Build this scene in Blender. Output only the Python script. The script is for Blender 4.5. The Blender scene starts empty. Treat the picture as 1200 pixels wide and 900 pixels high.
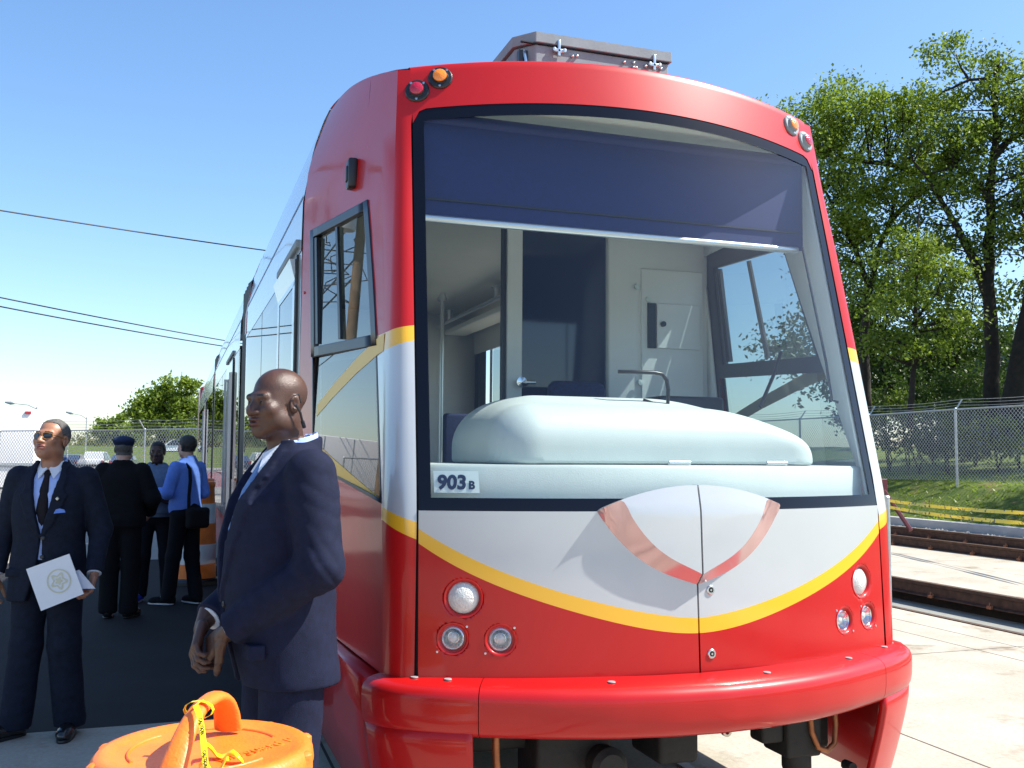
import bpy, bmesh, math, random
import numpy as np
from mathutils import Vector, Matrix
SC = bpy.context.scene
COL = SC.collection
RNG = random.Random(7)
NPR = np.random.default_rng(11)
R = math.radians

# ---------------------------------------------------------------- mesh builder
class MB:
    def __init__(self):
        self.v = []; self.f = []; self.m = []
    def add(self, verts, faces, mat=0):
        n = len(self.v)
        self.v += [tuple(map(float, p)) for p in verts]
        for i, f in enumerate(faces):
            self.f.append(tuple(n + k for k in f))
            self.m.append(mat[i] if isinstance(mat, (list, tuple)) else mat)
        return self
    def box(self, lo, hi, mat=0):
        x0, y0, z0 = lo; x1, y1, z1 = hi
        v = [(x0,y0,z0),(x1,y0,z0),(x1,y1,z0),(x0,y1,z0),(x0,y0,z1),(x1,y0,z1),(x1,y1,z1),(x0,y1,z1)]
        return self.add(v, [(0,3,2,1),(4,5,6,7),(0,1,5,4),(1,2,6,5),(2,3,7,6),(3,0,4,7)], mat)
    def bbox(self, lo, hi, b=.01, mat=0):          # box with bevelled edges
        bm = bmesh.new(); bmesh.ops.create_cube(bm, size=1)
        for v in bm.verts:
            v.co = [lo[i] + (v.co[i] + .5) * (hi[i] - lo[i]) for i in range(3)]
        bmesh.ops.bevel(bm, geom=list(bm.edges), offset=b, segments=3, affect='EDGES', profile=.5)
        bm.verts.index_update()
        self.add([v.co for v in bm.verts], [[v.index for v in f.verts] for f in bm.faces], mat)
        bm.free(); return self
    def tube(self, pts, r, n=8, mat=0, cap=True, up=None):
        pts = [Vector(p) for p in pts]
        rs = r if isinstance(r, (list, tuple)) else [r] * len(pts)
        rings = []; ref = None
        for i, p in enumerate(pts):
            t = (pts[min(i+1, len(pts)-1)] - pts[max(i-1, 0)]).normalized()
            if ref is None:
                ref = Vector((0,0,1)) if abs(t.z) < .9 else Vector((1,0,0))
            a = (ref - t * ref.dot(t)).normalized(); b = t.cross(a); ref = a
            rings.append([p + (a*math.cos(k*2*math.pi/n) + b*math.sin(k*2*math.pi/n)) * rs[i] for k in range(n)])
        v = [q for rg in rings for q in rg]; f = []
        for i in range(len(pts)-1):
            for k in range(n):
                k2 = (k+1) % n
                f.append((i*n+k, i*n+k2, (i+1)*n+k2, (i+1)*n+k))
        if cap:
            f.append(tuple(range(n-1, -1, -1))); f.append(tuple((len(pts)-1)*n + k for k in range(n)))
        return self.add(v, f, mat)
    def lathe(self, prof, n=32, o=(0,0,0), ax=None, mat=0):   # prof (r, h) along ax
        ax = Vector(ax or (0,0,1)).normalized(); o = Vector(o)
        ref = Vector((0,0,1)) if abs(ax.z) < .9 else Vector((1,0,0))
        a = (ref - ax*ref.dot(ax)).normalized(); b = ax.cross(a)
        v = []; f = []; ms = []
        for (r, h) in prof:
            for k in range(n):
                th = 2*math.pi*k/n
                v.append(o + ax*h + (a*math.cos(th) + b*math.sin(th))*max(r, 1e-4))
        for i in range(len(prof)-1):
            for k in range(n):
                k2 = (k+1) % n
                f.append((i*n+k, i*n+k2, (i+1)*n+k2, (i+1)*n+k))
                ms.append(mat[i] if isinstance(mat, (list, tuple)) else mat)
        return self.add(v, f, ms)
    def grid(self, P, mat=0, close=False, flip=False):   # P[i][j] points
        ni = len(P); nj = len(P[0]); v = [q for row in P for q in row]; f = []; ms = []
        for i in range(ni-1):
            for j in range(nj-1):
                q = (i*nj+j, i*nj+j+1, (i+1)*nj+j+1, (i+1)*nj+j)
                f.append(q[::-1] if flip else q)
                ms.append(mat(i, j) if callable(mat) else mat)
        return self.add(v, f, ms)
    def prism(self, poly, axis, a, b, mat=0):      # polygon extruded along an axis; poly in the two other axes
        def mk(p, t):
            return {'x': (t, p[0], p[1]), 'y': (p[0], t, p[1]), 'z': (p[0], p[1], t)}[axis]
        n = len(poly); v = [mk(p, a) for p in poly] + [mk(p, b) for p in poly]
        f = [tuple(range(n-1, -1, -1)), tuple(range(n, 2*n))] + [(k, (k+1) % n, n+(k+1) % n, n+k) for k in range(n)]
        return self.add(v, f, mat)
    def build(self, name, mats, parent=None, smooth=None, fix=True, solid=0, bevel=0):
        me = bpy.data.meshes.new(name)
        off = Vector((0,0,0)); p = parent
        while p is not None:
            off += p.location; p = p.parent
        if parent is None and hasattr(self, 'origin'):
            off = Vector(self.origin)
        me.from_pydata([tuple(Vector(q) - off) for q in self.v], [], self.f)
        me.polygons.foreach_set('material_index', self.m)
        if not isinstance(mats, (list, tuple)): mats = [mats]
        for m in mats: me.materials.append(m)
        bm = bmesh.new(); bm.from_mesh(me)
        if fix:
            bmesh.ops.remove_doubles(bm, verts=bm.verts, dist=1e-5)
            bmesh.ops.recalc_face_normals(bm, faces=bm.faces)
        bm.to_mesh(me); bm.free()
        o = bpy.data.objects.new(name, me); COL.objects.link(o)
        if parent is not None: o.parent = parent
        elif hasattr(self, 'origin'): o.location = self.origin
        if smooth is not None: shade(me, smooth)
        if solid:
            md = o.modifiers.new('thickness', 'SOLIDIFY'); md.thickness = solid; md.offset = -1
        if bevel:
            md = o.modifiers.new('edges', 'BEVEL'); md.width = bevel; md.segments = 2; md.limit_method = 'ANGLE'; md.angle_limit = R(35)
        return o

def shade(me, ang):
    me.polygons.foreach_set('use_smooth', [True]*len(me.polygons))
    if ang < 180:
        bm = bmesh.new(); bm.from_mesh(me); c = R(ang)
        for e in bm.edges:
            if len(e.link_faces) == 2: e.smooth = e.calc_face_angle(0) < c
        bm.to_mesh(me); bm.free()

def empty(name, loc=(0,0,0)):
    o = bpy.data.objects.new(name, None); COL.objects.link(o); o.location = loc
    o.empty_display_size = .2
    return o
def tag(o, label=None, cat=None, group=None, kind=None):
    if label: o['label'] = label
    if cat: o['category'] = cat
    if group: o['group'] = group
    if kind: o['kind'] = kind
    return o
def copy_tree(o, parent=None):
    c = o.copy(); COL.objects.link(c)
    if parent is not None: c.parent = parent
    for ch in list(o.children): copy_tree(ch, c)
    return c
def lin(h):
    h = h.lstrip('#'); r = []
    for i in (0,2,4):
        x = int(h[i:i+2],16)/255; r.append(x/12.92 if x <= .04045 else ((x+.055)/1.055)**2.4)
    return tuple(r)+(1,)

# ---------------------------------------------------------------- signed-distance modelling
def _rc(P, a, b, r1, r2):
    a = np.asarray(a, float); b = np.asarray(b, float); d = b-a
    h = np.clip(((P-a) @ d)/max(d @ d, 1e-9), 0, 1)
    return np.linalg.norm(P - a - h[:,None]*d, axis=1) - (r1 + (r2-r1)*h)
def _el(P, c, r, M=None):
    q = P - np.asarray(c, float)
    if M is not None: q = q @ np.asarray(M)       # rows -> local
    r = np.asarray(r, float)
    k0 = np.linalg.norm(q/r, axis=1); k1 = np.linalg.norm(q/(r*r), axis=1)
    return k0*(k0-1)/np.maximum(k1, 1e-6)
def _bx(P, c, h, r=0., M=None):
    q = P - np.asarray(c, float)
    if M is not None: q = q @ np.asarray(M)
    q = np.abs(q) - (np.asarray(h, float)-r)
    return np.linalg.norm(np.maximum(q,0),axis=1) + np.minimum(q.max(axis=1),0) - r
def smin(a, b, k):
    h = np.maximum(k-np.abs(a-b),0)/k
    return np.minimum(a,b) - h*h*k*.25
def smax(a, b, k): return -smin(-a,-b,k)
def rotm(ax, ang):
    return np.array(Matrix.Rotation(R(ang), 3, ax))

def surface_net(fn, lo, hi, h):
    lo = np.asarray(lo,float); hi = np.asarray(hi,float)
    n = np.ceil((hi-lo)/h).astype(int)+1
    ax = [lo[i]+h*np.arange(n[i]) for i in range(3)]
    V = np.empty(n, np.float32)
    step = max(1, 400000//(n[1]*n[2]))
    for i in range(0, n[0], step):
        X,Y,Z = np.meshgrid(ax[0][i:i+step], ax[1], ax[2], indexing='ij')
        V[i:i+step] = fn(np.stack([X.ravel(),Y.ravel(),Z.ravel()],1)).reshape(X.shape)
    S = V < 0
    c = [V[dx:n[0]-1+dx, dy:n[1]-1+dy, dz:n[2]-1+dz] for dx in (0,1) for dy in (0,1) for dz in (0,1)]
    sh = c[0].shape
    cnt = np.zeros(sh, np.int8)
    for q in c: cnt += (q < 0)
    mixed = (cnt > 0) & (cnt < 8)
    idx = -np.ones(sh, int); I = np.argwhere(mixed); idx[mixed] = np.arange(len(I))
    vals = np.stack([q[mixed] for q in c],1)
    offs = np.array([(a,b,d) for a in (0,1) for b in (0,1) for d in (0,1)],float)
    acc = np.zeros((len(I),3)); num = np.zeros(len(I))
    for p in range(8):
        for q in range(p+1,8):
            if np.abs(offs[p]-offs[q]).sum() != 1: continue
            va, vb = vals[:,p], vals[:,q]; m = (va<0) != (vb<0)
            t = np.where(m, va/np.where(m, va-vb, 1), 0)
            acc[m] += offs[p] + t[m,None]*(offs[q]-offs[p]); num[m] += 1
    verts = lo + h*(I + acc/num[:,None])
    faces = []
    for a in range(3):
        b,d = (a+1)%3,(a+2)%3
        sl0 = [slice(None)]*3; sl1 = [slice(None)]*3
        sl0[a] = slice(0,-1); sl1[a] = slice(1,None)
        A = S[tuple(sl0)]; B = S[tuple(sl1)]
        E = np.argwhere(A != B)
        ok = (E[:,b]>0)&(E[:,d]>0)&(E[:,b]<n[b]-1)&(E[:,d]<n[d]-1)
        E = E[ok]
        fl = A[tuple(E.T)]
        def cell(db,dd):
            Q = E.copy(); Q[:,b]-=db; Q[:,d]-=dd; return idx[tuple(Q.T)]
        q = np.stack([cell(1,1),cell(0,1),cell(0,0),cell(1,0)],1)
        q[~fl] = q[~fl][:,::-1]
        faces.append(q)
    F = np.concatenate(faces); F = F[(F>=0).all(1)]
    return verts, F

def np_obj(name, parts, mats, parent=None, smooth=180, origin=None, xf=None):
    """parts: list of (verts, quads, material index array or int)"""
    me = bpy.data.meshes.new(name); vs=[];fs=[];ms=[];n=0
    for v,f,m in parts:
        vs.append(v); fs.append(f+n); n += len(v)
        ms.append(np.full(len(f),m,int) if np.isscalar(m) else np.asarray(m,int))
    v = np.concatenate(vs); f = np.concatenate(fs); m = np.concatenate(ms)
    k = f.shape[1]
    me.vertices.add(len(v)); me.vertices.foreach_set('co', v.astype(np.float32).ravel())
    me.loops.add(len(f)*k); me.loops.foreach_set('vertex_index', f.astype(np.int32).ravel())
    me.polygons.add(len(f)); me.polygons.foreach_set('loop_start', np.arange(0,len(f)*k,k,dtype=np.int32))
    me.update(calc_edges=True)
    me.polygons.foreach_set('material_index', m.astype(np.int32))
    for q in (mats if isinstance(mats,(list,tuple)) else [mats]): me.materials.append(q)
    me.polygons.foreach_set('use_smooth', [smooth>0]*len(f))
    me.validate(); me.update()
    o = bpy.data.objects.new(name, me); COL.objects.link(o)
    if parent is not None: o.parent = parent
    return o
# ---------------------------------------------------------------- materials
def mat(name, col=(.5,.5,.5), rough=.5, metal=0, coat=0, noise=0, nscale=5, bump=0, bscale=60, spec=.5, sheen=0, col2=None, ns2=None, coatr=.03, cior=1.5):
    m = bpy.data.materials.new(name); m.use_nodes = True
    nt = m.node_tree; b = nt.nodes['Principled BSDF']
    c = tuple(col[:3])+(1,)
    b.inputs['Base Color'].default_value = c; b.inputs['Roughness'].default_value = rough
    b.inputs['Metallic'].default_value = metal; b.inputs['Coat Weight'].default_value = coat
    b.inputs['Coat Roughness'].default_value = coatr; b.inputs['Coat IOR'].default_value = cior
    b.inputs['Specular IOR Level'].default_value = spec
    b.inputs['Sheen Weight'].default_value = sheen
    if noise or bump or col2:
        tc = nt.nodes.new('ShaderNodeTexCoord')
    if noise or col2:
        n = nt.nodes.new('ShaderNodeTexNoise'); n.inputs['Scale'].default_value = nscale; n.inputs['Detail'].default_value = 8
        n.inputs['Roughness'].default_value = .65
        nt.links.new(tc.outputs['Object'], n.inputs['Vector'])
        r = nt.nodes.new('ShaderNodeValToRGB')
        a = tuple(x*(1-noise) for x in c[:3])+(1,); d = tuple(min(1,x*(1+noise)) for x in (col2 or c)[:3])+(1,)
        r.color_ramp.elements[0].position = .3; r.color_ramp.elements[1].position = .7
        r.color_ramp.elements[0].color = a; r.color_ramp.elements[1].color = d
        nt.links.new(n.outputs['Fac'], r.inputs['Fac']); nt.links.new(r.outputs['Color'], b.inputs['Base Color'])
    if bump:
        n2 = nt.nodes.new('ShaderNodeTexNoise'); n2.inputs['Scale'].default_value = bscale; n2.inputs['Detail'].default_value = 6
        nt.links.new(tc.outputs['Object'], n2.inputs['Vector'])
        bp = nt.nodes.new('ShaderNodeBump'); bp.inputs['Strength'].default_value = bump; bp.inputs['Distance'].default_value = .01
        nt.links.new(n2.outputs['Fac'], bp.inputs['Height']); nt.links.new(bp.outputs['Normal'], b.inputs['Normal'])
    return m

def glass(name, tint=(.75,.85,.8), ior=1.5, extra=0., rough=0., dust=0.):
    """clear pane: what passes through it is tinted, what it mirrors follows Fresnel"""
    m = bpy.data.materials.new(name); m.use_nodes = True
    nt = m.node_tree; nt.nodes.clear()
    o = nt.nodes.new('ShaderNodeOutputMaterial'); mx = nt.nodes.new('ShaderNodeMixShader')
    t = nt.nodes.new('ShaderNodeBsdfTransparent'); g = nt.nodes.new('ShaderNodeBsdfGlossy')
    t.inputs['Color'].default_value = tuple(tint)+(1,); g.inputs['Roughness'].default_value = rough
    f = nt.nodes.new('ShaderNodeFresnel'); f.inputs['IOR'].default_value = ior
    geo = nt.nodes.new('ShaderNodeNewGeometry')
    bf = nt.nodes.new('ShaderNodeMath'); bf.operation = 'MULTIPLY'      # from inside, use the same curve
    sw = nt.nodes.new('ShaderNodeMix'); sw.data_type = 'FLOAT'
    f2 = nt.nodes.new('ShaderNodeFresnel'); f2.inputs['IOR'].default_value = 1/ior
    nt.links.new(geo.outputs['Backfacing'], sw.inputs['Factor'])
    nt.links.new(f.outputs[0], sw.inputs['A']); nt.links.new(f2.outputs[0], sw.inputs['B'])
    ad = nt.nodes.new('ShaderNodeMath'); ad.operation = 'ADD'; ad.use_clamp = True
    nt.links.new(sw.outputs['Result'], ad.inputs[0]); ad.inputs[1].default_value = extra
    nt.links.new(ad.outputs[0], mx.inputs[0]); nt.links.new(t.outputs[0], mx.inputs[1]); nt.links.new(g.outputs[0], mx.inputs[2])
    if dust:               # thin film of road dust on the pane
        df = nt.nodes.new('ShaderNodeBsdfDiffuse'); df.inputs['Color'].default_value = (.55,.58,.58,1); m2 = nt.nodes.new('ShaderNodeMixShader')
        tc = nt.nodes.new('ShaderNodeTexCoord'); n_ = nt.nodes.new('ShaderNodeTexNoise'); n_.inputs['Scale'].default_value = 3; n_.inputs['Detail'].default_value = 10; n_.inputs['Roughness'].default_value = .7
        mp = nt.nodes.new('ShaderNodeMapRange'); mp.inputs['To Min'].default_value = dust*.4; mp.inputs['To Max'].default_value = dust*1.6
        nt.links.new(tc.outputs['Object'], n_.inputs['Vector']); nt.links.new(n_.outputs['Fac'], mp.inputs['Value']); nt.links.new(mp.outputs[0], m2.inputs[0])
        nt.links.new(mx.outputs[0], m2.inputs[1]); nt.links.new(df.outputs[0], m2.inputs[2]); nt.links.new(m2.outputs[0], o.inputs[0])
    else: nt.links.new(mx.outputs[0], o.inputs[0])
    return m

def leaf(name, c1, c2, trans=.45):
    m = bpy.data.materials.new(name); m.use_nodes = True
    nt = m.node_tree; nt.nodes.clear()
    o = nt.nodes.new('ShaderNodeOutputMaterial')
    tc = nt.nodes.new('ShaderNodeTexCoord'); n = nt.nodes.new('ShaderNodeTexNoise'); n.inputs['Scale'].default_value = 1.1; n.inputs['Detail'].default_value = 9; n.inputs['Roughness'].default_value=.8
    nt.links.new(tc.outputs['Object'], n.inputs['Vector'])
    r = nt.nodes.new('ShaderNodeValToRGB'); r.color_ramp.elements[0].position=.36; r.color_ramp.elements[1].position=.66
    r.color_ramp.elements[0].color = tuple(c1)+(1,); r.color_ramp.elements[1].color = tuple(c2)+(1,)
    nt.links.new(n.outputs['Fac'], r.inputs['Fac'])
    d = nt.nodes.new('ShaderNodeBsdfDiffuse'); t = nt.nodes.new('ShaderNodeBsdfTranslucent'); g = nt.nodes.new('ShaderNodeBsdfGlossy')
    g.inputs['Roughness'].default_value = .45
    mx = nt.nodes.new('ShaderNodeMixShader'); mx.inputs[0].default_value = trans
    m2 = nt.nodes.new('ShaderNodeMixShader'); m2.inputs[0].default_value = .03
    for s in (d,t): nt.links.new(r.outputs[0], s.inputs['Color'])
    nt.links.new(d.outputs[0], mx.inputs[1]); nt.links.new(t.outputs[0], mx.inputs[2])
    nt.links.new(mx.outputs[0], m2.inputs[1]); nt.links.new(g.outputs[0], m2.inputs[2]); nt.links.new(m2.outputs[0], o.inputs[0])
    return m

def chainlink(name, pitch=.11, w=.17):
    """woven wire mesh: diamond wires are metal, the holes between them are open"""
    m = bpy.data.materials.new(name); m.use_nodes = True
    nt = m.node_tree; b = nt.nodes['Principled BSDF']; L = nt.links
    b.inputs['Base Color'].default_value = (.5,.52,.53,1); b.inputs['Metallic'].default_value = .5; b.inputs['Roughness'].default_value = .45
    uv = nt.nodes.new('ShaderNodeUVMap'); sp = nt.nodes.new('ShaderNodeSeparateXYZ'); L.new(uv.outputs[0], sp.inputs[0])
    def M(op, a, c=None):
        q = nt.nodes.new('ShaderNodeMath'); q.operation = op
        for i, s in enumerate((a, c)):
            if s is None: continue
            if isinstance(s, (int, float)): q.inputs[i].default_value = s
            else: L.new(s, q.inputs[i])
        return q.outputs[0]
    s = M('ADD', sp.outputs[0], sp.outputs[1]); d = M('SUBTRACT', sp.outputs[0], sp.outputs[1])
    k = 1/(pitch*1.414)
    def line(x):
        fr = M('FRACT', M('MULTIPLY', x, k)); return M('LESS_THAN', M('ABSOLUTE', M('SUBTRACT', fr, .5)), w/2)
    al = M('MAXIMUM', line(s), line(d)); L.new(al, b.inputs['Alpha'])
    return m

def ground_mat(name, c1, c2, rough=.85, sc=1.2, fine=45, bump=.15, joints_x=(), joints_y=(), jw=.008, jcol=(.06,.055,.05), stain=None):
    m = bpy.data.materials.new(name); m.use_nodes = True
    nt = m.node_tree; b = nt.nodes['Principled BSDF']; L = nt.links; b.inputs['Roughness'].default_value = rough
    b.inputs['Specular IOR Level'].default_value = .25
    tc = nt.nodes.new('ShaderNodeTexCoord')
    def nz(s, det=8):
        n = nt.nodes.new('ShaderNodeTexNoise'); n.inputs['Scale'].default_value = s; n.inputs['Detail'].default_value = det; n.inputs['Roughness'].default_value=.7
        L.new(tc.outputs['Object'], n.inputs['Vector']); return n
    n1 = nz(sc); n2 = nz(fine)
    r = nt.nodes.new('ShaderNodeValToRGB'); r.color_ramp.elements[0].position=.3; r.color_ramp.elements[1].position=.72
    r.color_ramp.elements[0].color = tuple(c1)+(1,); r.color_ramp.elements[1].color = tuple(c2)+(1,)
    L.new(n1.outputs['Fac'], r.inputs['Fac'])
    mm = nt.nodes.new('ShaderNodeMix'); mm.data_type='RGBA'; mm.blend_type='MULTIPLY'; mm.inputs['Factor'].default_value=.5
    L.new(r.outputs[0], mm.inputs['A'])
    r2 = nt.nodes.new('ShaderNodeValToRGB'); r2.color_ramp.elements[0].position=.3; r2.color_ramp.elements[0].color=(.55,.55,.55,1); r2.color_ramp.elements[1].position=.6
    L.new(n2.outputs['Fac'], r2.inputs['Fac']); L.new(r2.outputs[0], mm.inputs['B'])
    out = mm.outputs['Result']
    if stain:
        n3 = nz(stain[0], 4); r3 = nt.nodes.new('ShaderNodeValToRGB'); r3.color_ramp.elements[0].position=.56; r3.color_ramp.elements[1].position=.7
        r3.color_ramp.elements[0].color=(0,0,0,1); L.new(n3.outputs['Fac'], r3.inputs['Fac'])
        m3 = nt.nodes.new('ShaderNodeMix'); m3.data_type='RGBA'; L.new(r3.outputs[0], m3.inputs['Factor']); L.new(out, m3.inputs['A']); m3.inputs['B'].default_value = tuple(stain[1])+(1,)
        out = m3.outputs['Result']
    if joints_x or joints_y:
        sp = nt.nodes.new('ShaderNodeSeparateXYZ'); geo = nt.nodes.new('ShaderNodeNewGeometry'); L.new(geo.outputs['Position'], sp.inputs[0])
        acc = None
        for axis, lst in ((0, joints_x), (1, joints_y)):
            for p in lst:
                s = nt.nodes.new('ShaderNodeMath'); s.operation='SUBTRACT'; L.new(sp.outputs[axis], s.inputs[0]); s.inputs[1].default_value = p
                a = nt.nodes.new('ShaderNodeMath'); a.operation='ABSOLUTE'; L.new(s.outputs[0], a.inputs[0])
                t = nt.nodes.new('ShaderNodeMath'); t.operation='LESS_THAN'; L.new(a.outputs[0], t.inputs[0]); t.inputs[1].default_value = jw
                if acc is None: acc = t.outputs[0]
                else:
                    q = nt.nodes.new('ShaderNodeMath'); q.operation='MAXIMUM'; L.new(acc, q.inputs[0]); L.new(t.outputs[0], q.inputs[1]); acc = q.outputs[0]
        m4 = nt.nodes.new('ShaderNodeMix'); m4.data_type='RGBA'; L.new(acc, m4.inputs['Factor']); L.new(out, m4.inputs['A']); m4.inputs['B'].default_value = tuple(jcol)+(1,)
        out = m4.outputs['Result']
    L.new(out, b.inputs['Base Color'])
    bp = nt.nodes.new('ShaderNodeBump'); bp.inputs['Strength'].default_value=bump; bp.inputs['Distance'].default_value=.01
    L.new(n2.outputs['Fac'], bp.inputs['Height']); L.new(bp.outputs[0], b.inputs['Normal'])
    return m

M = {}
M['red'] = mat('red paint', (.43,.006,.006), .40, coat=.5, cior=1.45, spec=.25, noise=.05, nscale=2.5, bump=.015, bscale=900)
M['white'] = mat('pale silver paint', (.46,.48,.49), .35, metal=.15, coat=1, cior=1.6, noise=.03, nscale=3, bump=.01, bscale=700)
M['beveltint'] = mat('glossy bevel with reflection tint', (.60,.40,.38), .12, metal=.5)  # pink of the bumper's reflection tinted into the bevel's base colour
M['greycap'] = mat('grey cover cap', (.30,.28,.28), .5)
M['yellow'] = mat('yellow paint', (.78,.42,.008), .35, coat=1)
M['dark'] = mat('black rubber', (.012,.013,.016), .5)
M['frit'] = mat('black glass border', (.004,.005,.010), .12, spec=.28)
M['decal'] = mat('yellow film on glass', (.72,.42,.02), .4, coat=.15)
M['black'] = mat('black plastic', (.015,.016,.02), .35)
M['underframe'] = mat('grimy underframe', (.010,.009,.008), .7, noise=.5, nscale=9, bump=.4, bscale=40)
M['copper'] = mat('copper pipe', (.32,.12,.05), .45, metal=.6, noise=.3, nscale=20)
M['windscreen'] = glass('windscreen glass', (.87,.92,.92), 1.46, .004, dust=.007)
M['cabglass'] = glass('side window glass', (.45,.55,.57), 1.6, .10)
M['sideglass'] = glass('tinted side glass', (.64,.70,.70), 1.7, .14)
M['greybox'] = mat('grey roof box', (.21,.25,.265), .55, metal=0, noise=.12, nscale=7, bump=.05)
M['steel'] = mat('bright steel', (.6,.62,.63), .28, metal=1)
M['galv'] = mat('galvanised steel', (.45,.47,.47), .45, metal=.7, noise=.2, nscale=14)
M['interior'] = mat('interior wall panel', (.80,.82,.80), .5, noise=.03, nscale=3)
M['ceiling'] = mat('interior ceiling panel', (.82,.82,.72), .55, noise=.03, nscale=3)
M['dash'] = mat('dashboard moulding', (.50,.55,.53), .55, noise=.05, nscale=4, bump=.12, bscale=260)
M['floorin'] = mat('dark floor covering', (.06,.06,.07), .6)
M['blind'] = mat('navy blind fabric', (.002,.010,.095), .6, noise=.15, nscale=30, bump=.15, bscale=400)
M['alum'] = mat('aluminium', (.62,.65,.67), .3, metal=.8)
M['seatblue'] = mat('blue seat fabric', (.012,.02,.085), .8, noise=.4, nscale=60, bump=.3, bscale=300)
M['tintpanel'] = mat('dark tinted door glass', (.005,.014,.05), .06, spec=.6)
M['lampwhite'] = mat('ribbed clear lamp lens', (.62,.63,.60), .16, coat=1, bump=.6, bscale=160, noise=.1, nscale=40)
M['chrome'] = mat('chrome reflector', (.75,.76,.78), .12, metal=1)
M['clearlens'] = glass('lamp lens', (.96,.96,.96), 1.5, .04)
M['amber'] = mat('amber lens', (.90,.24,.005), .12, coat=1, bump=.3, bscale=200)
M['redlens'] = mat('red lens', (.42,.002,.02), .12, coat=1, bump=.3, bscale=200)
M['sticker'] = mat('pale sticker', (.70,.78,.76), .5)
M['ink'] = mat('dark blue ink', (.01,.02,.07), .5)
M['seal'] = mat('pale seal on cover', (.58,.57,.42), .6)
M['concrete'] = ground_mat('concrete slab', (.34,.305,.24), (.50,.46,.385), .85, .9, 40, .3, joints_x=(4.55,4.98,2.2,-1.0,9.2), joints_y=(3.2,-2.5,9.0,14.6,21), stain=(1.5,(.22,.18,.13)))
M['concrete_cross'] = ground_mat('concrete crossing', (.30,.28,.24), (.38,.36,.32), .85, 1.3, 50, .2)
M['asphalt'] = ground_mat('asphalt', (.016,.016,.018), (.030,.030,.032), .9, .9, 120, .5, stain=(1.2,(.022,.022,.024)))
M['paleasphalt'] = ground_mat('sun bleached asphalt', (.20,.19,.17), (.28,.265,.235), .9, .4, 60, .3)
M['grass'] = ground_mat('grass and bare earth', (.045,.085,.014), (.12,.15,.025), .95, 2.2, 25, 1.0, stain=(1.4,(.16,.12,.05)))
M['soil'] = ground_mat('dark soil', (.03,.025,.018), (.06,.05,.035), .95, 3, 30, .6)
M['curb'] = ground_mat('kerb concrete', (.34,.34,.33), (.46,.46,.45), .85, 2, 60, .2)
M['pitwall'] = ground_mat('rusty dark trough', (.018,.014,.012), (.04,.028,.022), .8, 6, 60, .4, stain=(3,(.09,.04,.02)))
M['pitfloor'] = ground_mat('trough concrete', (.20,.21,.19), (.28,.28,.25), .85, 2, 50, .2, stain=(2.2,(.17,.11,.06)))
M['rail'] = mat('rusty rail steel', (.075,.038,.025), .65, metal=.3, noise=.5, nscale=12, bump=.2, bscale=90)
M['railtop'] = mat('worn rail head', (.22,.14,.10), .4, metal=.6, noise=.3, nscale=20)
M['rust'] = mat('orange rust', (.28,.10,.04), .8, noise=.4, nscale=30)
M['pebble'] = mat('pale ballast stone', (.40,.38,.34), .9, noise=.4, nscale=4)
M['maroon'] = mat('maroon painted steel', (.09,.012,.018), .5, noise=.15, nscale=8)
M['bark'] = mat('bark', (.022,.017,.013), .95, noise=.5, nscale=5, bump=.9, bscale=18)
M['wood'] = mat('weathered pole wood', (.16,.11,.07), .9, noise=.4, nscale=6, bump=.5, bscale=25)
M['leafA'] = leaf('mid green leaves', (.07,.12,.010), (.25,.34,.035), .55)
M['leafB'] = leaf('fresh green leaves', (.08,.14,.010), (.30,.40,.04), .55)
M['leafC'] = leaf('dark green and shade toned leaves', (.02,.045,.007), (.075,.13,.016), .4)
M['leafD'] = leaf('olive leaves', (.11,.13,.02), (.24,.25,.04), .5)
M['chain'] = chainlink('chain link mesh'); M['chainfine'] = chainlink('fine chain link mesh', .075, .12)
M['tape'] = mat('yellow caution tape', (.80,.62,.01), .35)
M['tapeprint'] = mat('printed caution tape', (.80,.62,.01), .35)
nt = M['tapeprint'].node_tree; b_ = nt.nodes['Principled BSDF']; tc = nt.nodes.new('ShaderNodeTexCoord'); wv = nt.nodes.new('ShaderNodeTexNoise'); wv.inputs['Scale'].default_value = 14; wv.inputs['Detail'].default_value = 3
rp = nt.nodes.new('ShaderNodeValToRGB'); rp.color_ramp.elements[0].position = .56; rp.color_ramp.elements[0].color = (.80,.62,.01,1); rp.color_ramp.elements[1].position = .62; rp.color_ramp.elements[1].color = (.03,.03,.01,1)
nt.links.new(tc.outputs['Object'], wv.inputs['Vector']); nt.links.new(wv.outputs['Fac'], rp.inputs['Fac']); nt.links.new(rp.outputs[0], b_.inputs['Base Color'])
M['tapeink'] = mat('tape lettering', (.01,.01,.01), .5)
M['orange'] = mat('orange plastic', (.90,.19,.018), .45, noise=.16, nscale=9, bump=.25, bscale=120, coat=.15, coatr=.3)
M['reflective'] = mat('white reflective band', (.75,.75,.73), .4)
M['trailer'] = mat('white trailer panel', (.80,.80,.80), .45, noise=.02, nscale=2)
M['carwhite'] = mat('white car paint', (.75,.76,.77), .3, coat=1)
M['carblue'] = mat('dark blue car paint', (.02,.03,.07), .3, coat=1)
M['carblack'] = mat('black car paint', (.015,.015,.018), .3, coat=1)
M['carred'] = mat('crimson car paint', (.45,.015,.05), .3, coat=1)
M['carsilver'] = mat('silver car paint', (.40,.42,.44), .3, metal=.5, coat=1)
M['carglass'] = mat('car glass', (.02,.025,.03), .06, spec=.7)
M['tyre'] = mat('tyre', (.012,.012,.012), .8)
M['brick'] = mat('red brick', (.20,.075,.05), .9, noise=.3, nscale=20)
M['wire'] = mat('black cable', (.012,.012,.014), .6)
M['skinD'] = mat('deep brown skin', (.066,.029,.018), .42, noise=.22, nscale=30, bump=.22, bscale=320, spec=.5)
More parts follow.
